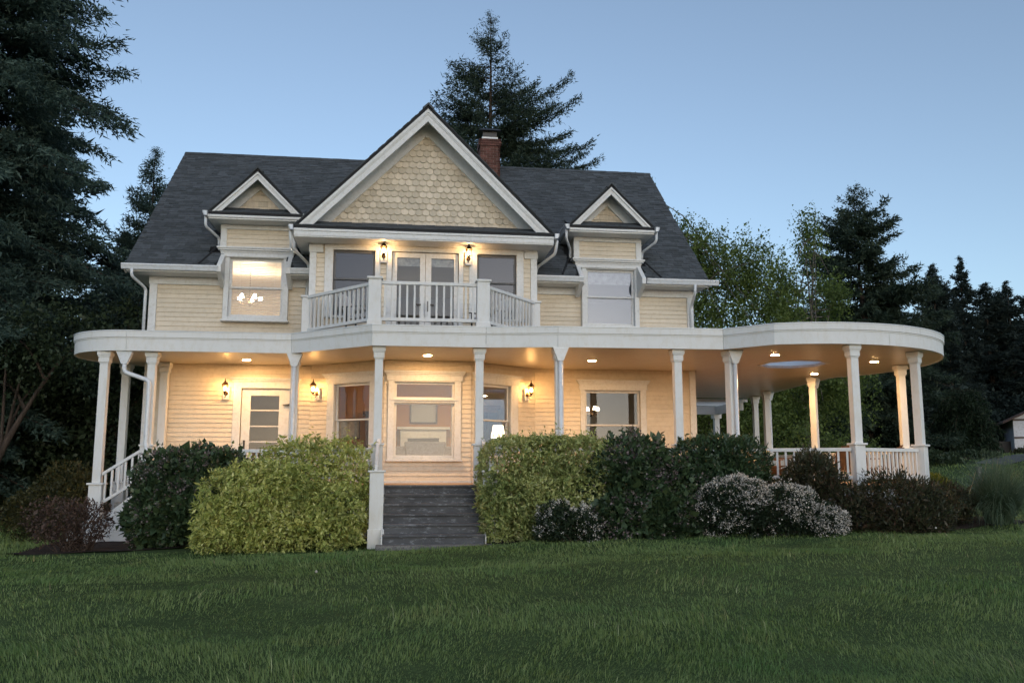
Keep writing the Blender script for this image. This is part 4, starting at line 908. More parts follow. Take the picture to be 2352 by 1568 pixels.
# adirondack chairs on the round porch
def chair(p, rot, label):
    t_ = thing('adirondack_chair', p, label, 'chair', 'wooden chairs on the round porch'); c_, s_ = math.cos(rot), math.sin(rot)
    def T(v): return (p[0] + v[0] * c_ - v[1] * s_, p[1] + v[0] * s_ + v[1] * c_, p[2] + v[2])
    def hx(name, pts): MB().hexa([T(v) for v in pts]).build(name, 'chair_wood', t_)
    for k in range(5):
        x = -.25 + k * .104; h = .82 - .05 * abs(k - 2); hx('back_slat', [(x, .28, .28), (x + .09, .28, .28), (x + .09, .305, .28), (x, .305, .28), (x - .01, .28 + h * .42, h), (x + .1, .28 + h * .42, h), (x + .1, .305 + h * .42, h), (x - .01, .305 + h * .42, h)])
    for k in range(5):
        y = -.28 + k * .115; z = .36 - k * .024; hx('seat_slat', [(-.27, y, z), (.27, y, z), (.27, y + .1, z - .02), (-.27, y + .1, z - .02), (-.27, y, z + .022), (.27, y, z + .022), (.27, y + .1, z + .002), (-.27, y + .1, z + .002)])
    for sx in (-1, 1):
        x = sx * .33; hx('armrest', [(x - .07, -.38, .52), (x + .07, -.38, .52), (x + .05, .46, .52), (x - .05, .46, .52), (x - .07, -.38, .545), (x + .07, -.38, .545), (x + .05, .46, .545), (x - .05, .46, .545)])
        hx('leg', [(x - .02, -.34, 0), (x + .02, -.34, 0), (x + .02, -.24, 0), (x - .02, -.24, 0), (x - .02, -.34, .519), (x + .02, -.34, .519), (x + .02, -.24, .519), (x - .02, -.24, .519)])
        hx('side_rail', [(sx * .29 - .012, -.32, .22), (sx * .29 + .012, -.32, .22), (sx * .29 + .012, .62, 0), (sx * .29 - .012, .62, 0), (sx * .29 - .012, -.32, .35), (sx * .29 + .012, -.32, .35), (sx * .29 + .012, .62, .12), (sx * .29 - .012, .62, .12)])
        hx('back_leg', [(x - .02, .36, 0), (x + .02, .36, 0), (x + .02, .44, 0), (x - .02, .44, 0), (x - .02, .36, .519), (x + .02, .36, .519), (x + .02, .44, .519), (x - .02, .44, .519)])
chair((7.85, 17.9, Z0), R(20), 'wooden adirondack chair on the round porch, nearest the front steps')
chair((9.35, 17.4, Z0), R(165), 'wooden adirondack chair behind the front column of the round porch')
chair((10.5, 18.2, Z0), R(215), 'wooden adirondack chair by the outer railing of the round porch')
chair((8.9, 20.6, Z0), R(10), 'wooden adirondack chair under the skylight of the round porch')
# balcony lounge chairs
def lounge(p, rot, label):
    t_ = thing('lounge_chair', p, label, 'chair', 'cushioned chairs on the balcony'); c_, s_ = math.cos(rot), math.sin(rot)
    def T(v): return (p[0] + v[0] * c_ - v[1] * s_, p[1] + v[0] * s_ + v[1] * c_, p[2] + v[2])
    def hx(name, mat, pts): MB().hexa([T(v) for v in pts]).build(name, mat, t_)
    hx('backrest', 'stripe_fabric', [(-.24, .22, .36), (.24, .22, .36), (.24, .29, .36), (-.24, .29, .36), (-.24, .42, .88), (.24, .42, .88), (.24, .49, .88), (-.24, .49, .88)])
    hx('seat', 'stripe_fabric', [(-.24, -.26, .36), (.24, -.26, .36), (.24, .2, .32), (-.24, .2, .32), (-.24, -.26, .44), (.24, -.26, .44), (.24, .2, .40), (-.24, .2, .40)])
    for sx in (-1, 1):
        for y in (-.24, .26): hx('leg', 'dark_metal', [(sx * .26 - .015, y - .015, 0), (sx * .26 + .015, y - .015, 0), (sx * .26 + .015, y + .015, 0), (sx * .26 - .015, y + .015, 0), (sx * .26 - .015, y - .015, .56), (sx * .26 + .015, y - .015, .56), (sx * .26 + .015, y + .015, .56), (sx * .26 - .015, y + .015, .56)])
        hx('armrest', 'dark_metal', [(sx * .26 - .02, -.3, .561), (sx * .26 + .02, -.3, .561), (sx * .26 + .02, .36, .561), (sx * .26 - .02, .36, .561), (sx * .26 - .02, -.3, .585), (sx * .26 + .02, -.3, .585), (sx * .26 + .02, .36, .585), (sx * .26 - .02, .36, .585)])
lounge((-.75, 18.75, 4.28), R(70), 'cushioned balcony chair behind the railing on the left of the french doors')
lounge((1.95, 18.85, 4.28), R(-70), 'cushioned balcony chair behind the railing on the right of the french doors')

t_ = thing('fireplace', (.75, 25.2, 1.12), 'white painted fireplace with dark hearth opening at the back of the bay room', 'fireplace')
for x in (.15, 1.25): mb = MB(); mb.box(x, x + .2, 25.15, 25.37, 1.12, 2.3); mb.build('jamb', 'white_paint', t_)
mb = MB(); mb.box(.15, 1.45, 25.13, 25.37, 2.301, 2.55); mb.build('frieze', 'white_paint', t_); mb = MB(); mb.box(.05, 1.55, 25.05, 25.37, 2.551, 2.62); mb.build('mantel_shelf', 'white_paint', t_)
mb = MB(); mb.box(.351, 1.249, 25.2, 25.37, 1.12, 2.3); mb.build('hearth', 'dark_metal', t_)
t_ = thing('wall_mirror', (.8, 25.35, 2.7), 'dark framed mirror above the fireplace', 'mirror'); fp2 = Frame((0, 25.37), (1, 25.37))
mb = MB(); ring(fp2, mb, .4, 1.2, 2.72, 3.45, .05, 0, .04); mb.build('frame', 'dark_wood', t_); mb = MB(); fp2.box(mb, .44, 1.16, .003, .01, 2.76, 3.41); mb.build('plate', 'grey_wall', t_)
t_ = thing('console_table', (-3.1, 24.9, 1.12), 'dark console table in the hall behind the front door', 'table')
mb = MB(); mb.box(-3.7, -2.5, 24.95, 25.38, 1.9, 1.95); mb.build('table_top', 'dark_wood', t_)
for x in (-3.66, -2.58): mb = MB(); mb.box(x, x + .05, 25.0, 25.05, 1.12, 1.899); mb.build('leg', 'dark_wood', t_)
mb = MB(); mb.lathe((-2.75, 25.1, 1.951), [(.06, 0), (.11, .12), (.05, .26), (.07, .32)], 12); tag(mb.build('vase', 'stone', smooth=True), 'pale vase on the hall console table', 'vase')
# ------------------------------------------------------------------ foliage
def np_mesh(name, V, F, rnd_, mat, parent=None, kind='stuff', smooth=False):
    V = np.asarray(V, np.float32).reshape(-1, 3); F = np.asarray(F, np.int32); k = F.shape[1]
    me = bpy.data.meshes.new(name); me.vertices.add(len(V)); me.vertices.foreach_set('co', V.ravel())
    me.loops.add(F.size); me.loops.foreach_set('vertex_index', F.ravel()); me.polygons.add(len(F))
    me.polygons.foreach_set('loop_start', np.arange(0, F.size, k, dtype=np.int32)); me.polygons.foreach_set('loop_total', np.full(len(F), k, np.int32))
    me.update(calc_edges=True); me.validate()
    if rnd_ is not None:
        at = me.attributes.new('rnd', 'FLOAT', 'POINT'); at.data.foreach_set('value', np.asarray(rnd_, np.float32))
    me.materials.append(MATS[mat]); o = bpy.data.objects.new(name, me); link(o, parent)
    if kind: o['kind'] = kind
    return o
def unit(v): return v / np.maximum(1e-9, np.linalg.norm(v, axis=-1, keepdims=True))
def leaves(rs, P, D, size, wid=.5, fold=.25):
    """one four-cornered folded leaf at each point, along direction D"""
    n = len(P); D = unit(D); up_ = unit(rs.normal(size=(n, 3)) * .6 + np.array([0, 0, 1.0])); S_ = unit(np.cross(D, up_)); N_ = np.cross(S_, D)
    s = (size * np.clip(rs.lognormal(-.05, .33, n), .35, 1.9))[:, None]; w = s * wid * .5
    V = np.empty((n, 4, 3)); V[:, 0] = P; V[:, 1] = P + D * s * .45 + S_ * w + N_ * w * fold; V[:, 2] = P + D * s - N_ * s * .1; V[:, 3] = P + D * s * .45 - S_ * w + N_ * w * fold
    return V.reshape(-1, 3), np.arange(n * 4).reshape(-1, 4)
def needles(rs, P, D, length, width):
    n = len(P); D = unit(D); S_ = unit(np.cross(D, rs.normal(size=(n, 3)))); L = (length * rs.uniform(.6, 1.3, n))[:, None]; w = width * rs.uniform(.7, 1.3, n)[:, None]
    V = np.empty((n, 3, 3)); V[:, 0] = P - S_ * w * .5; V[:, 1] = P + S_ * w * .5; V[:, 2] = P + D * L
    return V.reshape(-1, 3), np.arange(n * 3).reshape(-1, 3)
def wob(P, sc, seed):
    a = np.sin(P @ np.array([1.3, 2.1, .7]) * sc + seed) + np.sin(P @ np.array([-1.9, .8, 1.6]) * sc * 1.3 + seed * 2.1) + np.sin(P @ np.array([.6, -1.2, 2.3]) * sc * 2.1 + seed * .7) * .7
    return a / 2.7
def shell(rs, blobs, n, depth=.12, boxy=2.0, bump=.1, bsc=3.0, zmin=None):
    """points and outward directions near the outer surface of a union of blobs"""
    w = np.array([b_[1][0] * b_[1][1] + b_[1][1] * b_[1][2] + b_[1][0] * b_[1][2] for b_ in blobs]); idx = rs.choice(len(blobs), int(n * 1.6), p=w / w.sum())
    C_ = np.array([b_[0] for b_ in blobs])[idx]; Rr = np.array([b_[1] for b_ in blobs])[idx]
    d = unit(rs.normal(size=(len(idx), 3))); k = (np.abs(d) ** boxy).sum(1) ** (1 / boxy); d2 = d / k[:, None]
    f = 1 - np.abs(rs.normal(0, depth, len(idx))) + bump * wob(C_ + d2 * Rr, bsc, 1.7)
    P = C_ + d2 * Rr * f[:, None]; N_ = unit(np.sign(d2) * np.abs(d2) ** (boxy - 1) / Rr)
    keep = np.ones(len(P), bool)
    for i, (c_, r_) in enumerate(blobs):
        q = (P - np.array(c_)) / np.array(r_); keep &= ~(((np.abs(q) ** boxy).sum(1) ** (1 / boxy) < .72) & (idx != i))
    gz = np.array([ground_z(x, y) for x, y in P[:, :2]]) + .02 if zmin is None else zmin
    keep &= P[:, 2] > gz
    keep &= wob(P, 7.5, 4.4) > -.62 + rs.uniform(-.12, .12, len(P))      # hollows between the sprays
    return P[keep][:n], N_[keep][:n]
def stems(mb, rs, base, blobs, n, r=.015):
    for k in range(n):
        c_, rr_ = blobs[rs.randint(len(blobs))]; t_ = np.array(c_) + unit(rs.normal(size=3)) * np.array(rr_) * .75; t_[2] = max(t_[2], base[2] + .25)
        b_ = np.array(base) + np.array([rs.uniform(-.3, .3), rs.uniform(-.2, .2), -.1]); m_ = (b_ + t_) / 2 + rs.normal(size=3) * .07
        mb.tube([b_, (b_ * .5 + m_ * .5) + rs.normal(size=3) * .03, m_, (m_ + t_) / 2 + rs.normal(size=3) * .04, t_], [r, r * .85, r * .7, r * .45, r * .2], 5)
def shrub(name, label, blobs, n, size, mat, seed, wid=.5, depth=.12, boxy=2.0, bump=.1, bsc=3.0, ups=.5, rand=.8, nst=14, flowers=None, group=None, cat='shrub', sr=.015, sprigs=0, fill=1.0, whorl=0):
    rs = np.random.RandomState(seed); cx = np.mean([b_[0][0] for b_ in blobs]); cy = np.mean([b_[0][1] for b_ in blobs]); gz = ground_z(cx, cy)
    t_ = thing(name, (cx, cy, gz), label, cat, group)
    P, N_ = shell(rs, blobs, n, depth, boxy, bump, bsc); D = N_ + np.array([0, 0, ups]) + rs.normal(size=P.shape) * rand
    if whorl:
        m0 = len(P) // whorl; P = np.repeat(P[:m0], whorl, 0); N_ = np.repeat(N_[:m0], whorl, 0); ax = np.repeat(unit(N_[::whorl] + np.array([0, 0, ups]) + rs.normal(size=(m0, 3)) * .45), whorl, 0)
        D = ax * .55 + unit(np.cross(ax, rs.normal(size=P.shape))) * rs.uniform(.5, 1.1, len(P))[:, None]; P = P + ax * rs.uniform(-.03, .01, len(P))[:, None]
    # growth inside the shell, so that the bush is closed to the eye
    nb_ = len(blobs); ni = int(n * .4); ii = rs.randint(nb_, size=ni); d = unit(rs.normal(size=(ni, 3))); PI_ = np.array([b_[0] for b_ in blobs])[ii] + d * np.array([b_[1] for b_ in blobs])[ii] * (rs.uniform(.25, .85, ni) ** .6)[:, None]
    PI_ = PI_[PI_[:, 2] > gz + .03]; PI_ = PI_[(np.arange(len(PI_)) % max(1, round(1 / fill))) == 0] if fill < 1 else PI_
    P = np.vstack([P, PI_]); D = np.vstack([D, rs.normal(size=PI_.shape) + np.array([0, 0, .3])]); N_ = np.vstack([N_, np.zeros_like(PI_)]); big = np.ones(len(P)); big[-len(PI_):] = 1.7
    if sprigs:
        ii = rs.choice(np.where(N_[:, 2] > .35)[0], sprigs); SP = []; SD = []
        for i in ii:
            h = rs.uniform(.08, .24); ax = unit(N_[i] * .4 + np.array([0, 0, 1.0]) + rs.normal(size=3) * .2)
            for k in range(7): SP.append(P[i] + ax * h * k / 6); SD.append(rs.normal(size=3) + ax * .6)
        P = np.vstack([P, SP]); D = np.vstack([D, SD]); big = np.concatenate([big, np.ones(len(SP))])
    V, F_ = leaves(rs, P, D, size * big, wid); rv = np.clip(rs.beta(2, 2, len(P)) * .75 + .12 * wob(P, 2.2, seed) + .12 + .0 * P[:, 2], 0, 1)
    np_mesh('foliage', V, F_, np.repeat(rv, 4), mat, t_)
    if flowers:
        nf, fs, fm, upper = flowers; PF, NF = shell(rs, blobs, nf * 3, .03, boxy, bump, bsc); k = wob(PF, 2.6, seed + 3) + upper * NF[:, 2] + rs.normal(0, .35, len(PF)) > .1; PF, NF = PF[k][:nf], NF[k][:nf]
        m_ = 7; Q = np.repeat(PF + NF * .02, m_, 0) + rs.normal(size=(len(PF) * m_, 3)) * fs * .9; DQ = np.repeat(NF, m_, 0) + rs.normal(size=Q.shape) * .9
        V, F_ = leaves(rs, Q, DQ, fs, .8); np_mesh('blossom', V, F_, np.repeat(rs.rand(len(Q)), 4), fm, t_)
    mb = MB(); stems(mb, rs, (cx, cy, gz), blobs, nst, sr); o = mb.build('stem', 'twig', t_); o['kind'] = 'stuff'
    return t_
S1 = shrub
S1('choisya_bush', 'rounded golden-green leafy bush left of the front steps', [((-1.42, 16.4, .98), (1.04, .75, .96)), ((-2.38, 15.98, .66), (.98, .8, .78)), ((-2.6, 15.8, .33), (.8, .58, .42)), ((-1.55, 15.75, .55), (1.02, .62, .62)), ((-2.1, 15.8, .9), (.8, .6, .65))], 40000, .065, 'leaf_yellow', 11, .40, .11, 3.6, .12, 4.5, whorl=5, sprigs=150)
S1('dark_shrub', 'dark green bramble-like shrub left of the golden bush', [((-4.05, 17.35, .88), (.82, .72, .92)), ((-3.35, 17.45, 1.0), (.8, .7, .82)), ((-4.35, 17.1, .45), (.55, .55, .5)), ((-3.6, 16.9, .55), (.75, .5, .6))], 12000, .095, 'leaf_dark', 12, .7, .16, 2.0, .2, 3.6, sprigs=70, flowers=(800, .03, 'petal_dusky', .6))
S1('bare_shrub', 'low brownish twiggy shrub beside the left stair post', [((-6.1, 17.3, .48), (.62, .55, .45)), ((-5.55, 17.2, .45), (.42, .45, .42))], 3000, .05, 'leaf_brown', 13, .5, .25, 2.0, .2, 4, nst=60, sr=.012, fill=.3)
S1('olive_shrub', 'olive green shrub behind the left stair post', [((-7.0, 20.2, .75), (.75, .7, .85)), ((-6.6, 19.7, .5), (.6, .5, .55)), ((-7.6, 20.0, .45), (.6, .6, .6))], 6500, .06, 'leaf_olive', 14, .5, .15, 2.0, .15, 3)
S1('clipped_hedge', 'square clipped golden-green hedge right of the front steps', [((2.84, 16.2, .98), (1.29, .80, 1.02)), ((2.7, 15.85, .6), (1.14, .55, .68))], 40000, .063, 'leaf_hedge', 15, .40, .08, 6.0, .06, 5.0, whorl=5, sprigs=110)
S1('dark_shrub', 'tall dark green shrub with faded flower heads between the golden hedge and the laurel', [((4.35, 15.85, 1.0), (.95, .72, 1.0)), ((5.05, 15.9, .85), (.8, .65, .9)), ((4.1, 15.4, .5), (.75, .45, .55)), ((4.9, 15.4, .5), (.7, .42, .55))], 14000, .095, 'leaf_dark', 16, .7, .15, 2.0, .2, 3.6, sprigs=80, flowers=(1200, .03, 'petal_dusky', .3))
S1('clipped_laurel', 'dark glossy clipped laurel hedge in front of the porch', [((6.2, 16.2, 1.25), (.9, .6, .76)), ((6.0, 16.0, .8), (.8, .5, .7))], 14000, .085, 'leaf_laurel', 17, .36, .08, 3.6, .06, 4, sprigs=50)
S1('azalea_bush', 'small white-flowered azalea in front of the golden hedge', [((2.8, 15.0, .42), (.42, .40, .44)), ((3.2, 15.1, .36), (.4, .4, .38))], 6000, .045, 'leaf_azalea', 18, .4, .15, 2.0, .25, 6, flowers=(300, .022, 'petal', .9))
S1('azalea_bush', 'large sprawling azalea covered with white flowers', [((6.05, 15.1, .66), (.75, .6, .62)), ((6.9, 14.95, .62), (.7, .55, .56)), ((7.45, 14.8, .42), (.5, .45, .40))], 13000, .045, 'leaf_azalea', 19, .4, .12, 2.0, .12, 5, flowers=(1900, .021, 'petal', .45))
S1('pieris_bush', 'tall dark reddish shrub standing up against the round porch railing', [((7.66, 15.45, 1.25), (.52, .46, .52)), ((7.85, 15.5, .75), (.7, .5, .6)), ((7.25, 15.6, .8), (.5, .4, .5))], 9000, .075, 'leaf_red', 20, .28, .2, 2.0, .22, 5, ups=.9)
S1('pieris_bush', 'broad open reddish shrub under the round porch railing', [((9.0, 15.0, .85), (.8, .5, .55)), ((9.75, 15.2, .7), (.55, .5, .5)), ((8.5, 15.1, .55), (.6, .45, .45)), ((9.2, 14.8, .45), (.8, .4, .4))], 9000, .075, 'leaf_red', 21, .28, .24, 2.0, .28, 5, ups=.9, nst=36)
S1('pieris_bush', 'small reddish shrub between the round porch and the ornamental grass', [((10.7, 15.9, .7), (.5, .5, .45))], 2600, .075, 'leaf_red', 22, .28, .22, 2.0, .25, 5, ups=.9)
S1('lime_shrub', 'yellow-green shrub behind the reddish bush at the porch end', [((11.2, 17.3, .9), (.5, .5, .42))], 2600, .06, 'leaf_lime', 23, .5, .15)
# ornamental grass
def fountain(name, label, c_, n, L, mat, seed):
    rs = np.random.RandomState(seed); gz = ground_z(*c_); t_ = thing(name, (c_[0], c_[1], gz), label, 'grass'); a = rs.uniform(0, 2 * math.pi, n); tilt = np.abs(rs.normal(.75, .38, n)); L_ = L * rs.uniform(.6, 1.1, n); r0 = .22 * np.sqrt(rs.rand(n)); a0 = rs.uniform(0, 6.28, n)
    segs = 5; V = np.empty((n, (segs + 1) * 2, 3)); side = np.stack([-np.sin(a), np.cos(a), np.zeros(n)], 1); p = np.stack([c_[0] + r0 * np.cos(a0), c_[1] + r0 * np.sin(a0), np.full(n, gz)], 1); th = tilt * .35
    for k in range(segs + 1):
        w = .006 * (1 - k / segs) + .0008; V[:, 2 * k] = p - side * w; V[:, 2 * k + 1] = p + side * w
        st_ = (L_ / segs)[:, None]; p = p + np.stack([np.cos(a) * np.sin(th), np.sin(a) * np.sin(th), np.cos(th)], 1) * st_; th = th + tilt * .36
    F_ = np.concatenate([np.stack([np.arange(n) * (segs + 1) * 2 + 2 * k + j for j in (0, 1, 3, 2)], 1) for k in range(segs)])
    np_mesh('blades', V.reshape(-1, 3), F_, np.repeat(np.clip(rs.normal(.45, .22, n), 0, 1), (segs + 1) * 2), mat, t_)
    mb = MB()
    for k in range(5):
        q = Vector((c_[0] - .3 + rs.uniform(-.4, .5), c_[1] + rs.uniform(-.2, .2), gz + .6)); e = q + Vector((rs.uniform(-.35, .3), 0, rs.uniform(.35, .95))); mb.tube([q, (q + e) / 2 + Vector((.03, 0, .05)), e], .004, 4)
    o = mb.build('seed_stalk', 'straw', t_); o['kind'] = 'stuff'
fountain('ornamental_grass', 'big fountain of grey-green ornamental grass beyond the round porch', (11.45, 15.55), 3200, 1.35, 'ornamental_blade', 31)

# ------------------------------------------------------------------ conifers
def conifer(name, label, base, H, RAD, seed, mat, nb=120, h0=.12, p=.8, twig=.24, dens=1.0, nl=.15, nw=.03, droop=.35, extra=(), group=None, tr=None, jitter=.35, cls='tree', view_only=None, upt=.15, reps=3, cap=99):
    rs = np.random.RandomState(seed); bx_, by_, bz = base; t_ = thing(name, base, label, cls, group); tr = tr or H * .012 + .05
    wood = MB(); n = 9; lean = rs.normal(size=2) * H * .006
    wood.tube([(bx_ + lean[0] * (k / n) * math.sin(k), by_ + lean[1] * k / n, bz - .3 + H * k / n) for k in range(n + 1)], [max(.012, tr * (1 - k / n) ** .9) for k in range(n + 1)], 8)
    wood.build('trunk', 'bark', t_, smooth=True)
    NP, ND, NS = [], [], []; br = MB()
    specs = []
    for i in range(nb):
        t = h0 + (1 - h0) * ((i + rs.rand()) / nb) ** 1.0; specs.append((t, rs.uniform(0, 2 * math.pi), (min(cap, RAD * (1 - t) ** p) * rs.uniform(1 - jitter, 1 + jitter * .4) + .05 + .07 * min(1, (1 - t) * 8))))
    for (t, az, L) in list(specs) + list(extra):
        d = np.array([math.cos(az), math.sin(az), 0]); side = np.array([-d[1], d[0], 0]); o_ = np.array([bx_, by_, bz + H * t]); ns = max(4, int(L / twig))
        rise_ = .45 * (t - .35) + rs.normal(0, .10); up2 = droop * (1.1 - t) * rs.uniform(.6, 1.5); side = unit(side + np.array([0, 0, rs.normal(0, .25)]))
        tp = .3 + .7 * min(1.0, (1 - t) * 7)
        def pt(s): return o_ + d * L * s + np.array([0, 0, L * (rise_ * s - up2 * s * s + upt * s ** 4)])
        k = 5; br.tube([pt(j / k) for j in range(k + 1)], [max(.005, .012 * L * (1 - j / k) + .004) for j in range(k + 1)], 4, False)
        for j in range(ns + 1):
            s = .12 + .88 * (j / ns); q = pt(s); q2 = pt(min(1, s + .05)); ax = unit(q2 - q if s < .98 else pt(1) - pt(.95))
            tl = (min(.42 * L, 1.25) * (1 - .8 * s) + .16 * tp) * rs.uniform(.7, 1.2)
            for sd in (-1, 1, 0):
                if sd == 0 and s < .9 and rs.rand() < .5: continue
                td = unit(ax * .75 + side * sd * rs.uniform(.7, 1.1) + np.array([0, 0, rs.uniform(-.35, .1) - .2 * droop])) if sd else unit(ax + rs.normal(size=3) * .3)
                m_ = max(2, int(tl / .11 * dens)); ss = (np.arange(m_) + rs.rand(m_)) / m_
                pts = q + td * (tl * ss)[:, None] + np.array([0, 0, -1]) * (droop * .35 * tl * ss ** 2)[:, None]
                for rep in range(reps):
                    NP.append(pts + rs.normal(size=pts.shape) * .08); ND.append((td * .9 + rs.normal(size=(m_, 3)) * .55 + np.array([0, 0, -.08]))); NS.append(np.full(m_, tp))
    NP = np.vstack(NP); ND = np.vstack(ND); NS = np.concatenate(NS); V, F_ = needles(rs, NP, ND, nl * NS, nw * (.4 + .6 * NS)[:, None])
    rv = np.clip(rs.beta(2, 2.5, len(NP)) * .8 + .12 * wob(NP, .9, seed) + .08, 0, 1)
    np_mesh('needles', V, F_, np.repeat(rv, 3), mat, t_); o = br.build('branches', 'bark', t_); o['kind'] = 'stuff'
    return t_
def copy_tree(src, loc, sc, rot, label):
    r_ = src.copy(); COLL.objects.link(r_); r_.location = loc; r_.scale = (sc[0], sc[0], sc[1]); r_.rotation_euler = (0, 0, rot); r_['label'] = label
    for ch in src.children:
        c_ = ch.copy(); COLL.objects.link(c_); c_.parent = r_; c_.matrix_parent_inverse = ch.matrix_parent_inverse.copy()
    return r_
conifer('spruce_tree', 'huge dark blue-green spruce towering left of the house', (-12.6, 27.0, 0), 34, 5.0, 41, 'needle_spruce', nb=440, h0=.05, p=.45, twig=.21, dens=1.15, nl=.2, nw=.06, droop=.42)
conifer('spruce_tree', 'small pointed blue-green spruce beside the left roof slope', (-9.9, 35.5, 0), 14.3, 3.0, 42, 'needle_spruce', nb=230, h0=.1, p=.85, twig=.17, dens=1.2, nl=.17, nw=.05, droop=.2)
ex = [(.70, .0, 4.9), (.715, .35, 4.4), (.665, -.1, 5.1), (.655, .3, 5.0), (.77, -.1, 3.9), (.785, .25, 3.5), (.735, -.3, 4.2), (.74, 3.1, 2.9), (.76, 3.4, 2.7), (.69, 3.0, 3.4), (.83, 3.2, 2.0), (.62, .1, 5.2), (.62, 3.1, 3.8)]
conifer('fir_tree', 'tall ragged fir rising behind the chimney with long right-hand branches', (4.25, 40, .2), 23.5, 7.6, 43, 'needle_fir', nb=130, h0=.42, p=.85, cap=3.3, twig=.17, dens=1.2, nl=.19, nw=.055, droop=.22, extra=ex, jitter=.75, upt=.2, reps=3)
conifer('fir_tree', 'broad fir rising behind the round porch', (26.4, 46, 1.0), 16.8, 6.8, 44, 'needle_fir', nb=180, h0=.1, p=.8, cap=4.6, twig=.2, dens=1.1, nl=.25, nw=.085, droop=.3, extra=[(.60, -.1, 4.6), (.52, .1, 5.6), (.50, .05, 5.0), (.74, 3.1, 3.0)], jitter=.6, upt=.16)
far1 = conifer('fir_tree', 'slender far fir in the woods on the right', (40.3, 60, 1.6), 15.2, 3.4, 45, 'needle_far', nb=150, h0=.1, p=.8, twig=.26, nl=.3, nw=.12, group='firs in the far woods', droop=.3, jitter=.5)
far2 = conifer('fir_tree', 'thin-topped far fir in the woods on the right', (44.0, 62, 1.6), 16.4, 3.2, 46, 'needle_far', nb=120, h0=.12, p=.9, twig=.26, nl=.3, nw=.12, group='firs in the far woods', droop=.25, jitter=.55)
rs = np.random.RandomState(9)
LBL = 'dark fir among the far woods behind the neighbouring house'
spots = [(47.5, 64, .98, 1), (51, 66, .95, 2), (54, 66, 1.05, 1), (58, 68, 1.1, 2), (36.5, 62, .78, 1), (33.5, 58, .72, 2), (42, 70, 1.0, 1), (49, 72, 1.08, 1), (55.5, 60, .8, 2), (60, 63, 1.0, 1), (38.5, 56, .62, 1), (45.8, 57, .7, 1), (30.5, 62, .8, 1), (52.5, 58, .72, 1), (63, 66, 1.2, 2), (34, 70, .8, 1), (46, 76, 1.05, 2), (57, 75, 1.1, 1)]
for x, y, s_, k in spots:
    copy_tree(far1 if k == 1 else far2, (x, y, 1.5), (s_ * 1.15 * (1.25 if k == 1 else 1.1), s_), rs.uniform(0, 6), LBL)
LBL = 'dark fir in the shade behind the big left spruce'
for x, y, s_, k in [(-20, 36, 1.2, 1), (-16, 40, 1.15, 2), (-24, 32, 1.2, 1), (-12.8, 42, .82, 1), (-18, 30, .9, 1), (-8.5, 46, .62, 1)]:
    copy_tree(far1 if k == 1 else far2, (x, y, 0), (s_ * 1.4, s_), rs.uniform(0, 6), LBL)
# weeping conifer by the neighbour
conifer('weeping_conifer', 'low weeping green conifer beside the neighbouring house', (31.0, 44.5, 1.5), 4.4, 2.4, 47, 'needle_weeping', nb=90, h0=.2, p=.35, twig=.16, nl=.22, nw=.05, droop=1.3, upt=-.2, jitter=.2)

# ------------------------------------------------------------------ broadleaf trees
def broad(name, label, base, trunks, blobs, n, size, mat, seed, bark='bark', depth=.5, group=None, hang=.0, bump=.2, bsc=1.2, cat='tree', limbs=26, tr=.16, spread=.5):
    rs = np.random.RandomState(seed); t_ = thing(name, base, label, cat, group); mb = MB()
    for (dx, dy, h, lx, ly) in trunks:
        mb.tube([(base[0] + dx + lx * (k / 6) ** 1.4, base[1] + dy + ly * (k / 6) ** 1.4, base[2] - .2 + h * k / 6) for k in range(7)], [max(.015, tr * (1 - k / 6.5)) for k in range(7)], 7)
    mb.build('trunk', bark, t_, smooth=True)
    mb = MB()
    for k in range(limbs):
        dx, dy, h, lx, ly = trunks[rs.randint(len(trunks))]; s = rs.uniform(.3, .95); a = Vector((base[0] + dx + lx * s ** 1.4, base[1] + dy + ly * s ** 1.4, base[2] - .2 + h * s)); c_, r_ = blobs[rs.randint(len(blobs))]
        e = Vector(np.array(c_) + unit(rs.normal(size=3)) * np.array(r_) * .8); m_ = (a + e) / 2 + Vector((0, 0, .15 * (e - a).length)); mb.tube([a, (a + m_) / 2 + Vector((0, 0, .04 * (e - a).length)), m_, (m_ + e) / 2, e], [tr * .28, tr * .22, tr * .16, tr * .1, tr * .05], 5)
    o = mb.build('limbs', bark, t_); o['kind'] = 'stuff'
    idx = rs.choice(len(blobs), n, p=(lambda w: w / w.sum())(np.array([np.prod(b_[1]) for b_ in blobs]))); C_ = np.array([b_[0] for b_ in blobs])[idx]; Rr = np.array([b_[1] for b_ in blobs])[idx]
    # leaves sit on many little sprays, so the crown keeps gaps
    ns = max(30, n // 22); d = unit(rs.normal(size=(ns, 3))); f = 1 - np.abs(rs.normal(0, depth, ns)); f = np.clip(f, 0, 1.2); SPi = rs.choice(len(blobs), ns, p=(lambda w: w / w.sum())(np.array([np.prod(b_[1]) ** .67 for b_ in blobs])))
    SC = np.array([b_[0] for b_ in blobs])[SPi] + d * np.array([b_[1] for b_ in blobs])[SPi] * (f + bump * wob(d * 3, bsc, seed))[:, None]
    k = rs.randint(ns, size=n); off = rs.normal(size=(n, 3)) * spread * np.array([.5, .5, .45]); P = SC[k] + off; P[:, 2] -= hang * np.abs(rs.normal(size=n)) * .6
    D = rs.normal(size=P.shape) + np.array([0, 0, -.5 if hang else .2]); V, F_ = leaves(rs, P, D, size, .6)
    rv = np.clip(rs.beta(2, 2, n) * .6 + .25 * wob(P, 1.1, seed) + .2, 0, 1); keep = P[:, 2] > base[2] + .05
    V = V.reshape(-1, 4, 3)[keep].reshape(-1, 3); np_mesh('crown', V, np.arange(len(V)).reshape(-1, 4), np.repeat(rv[keep], 4), mat, t_)
    return t_
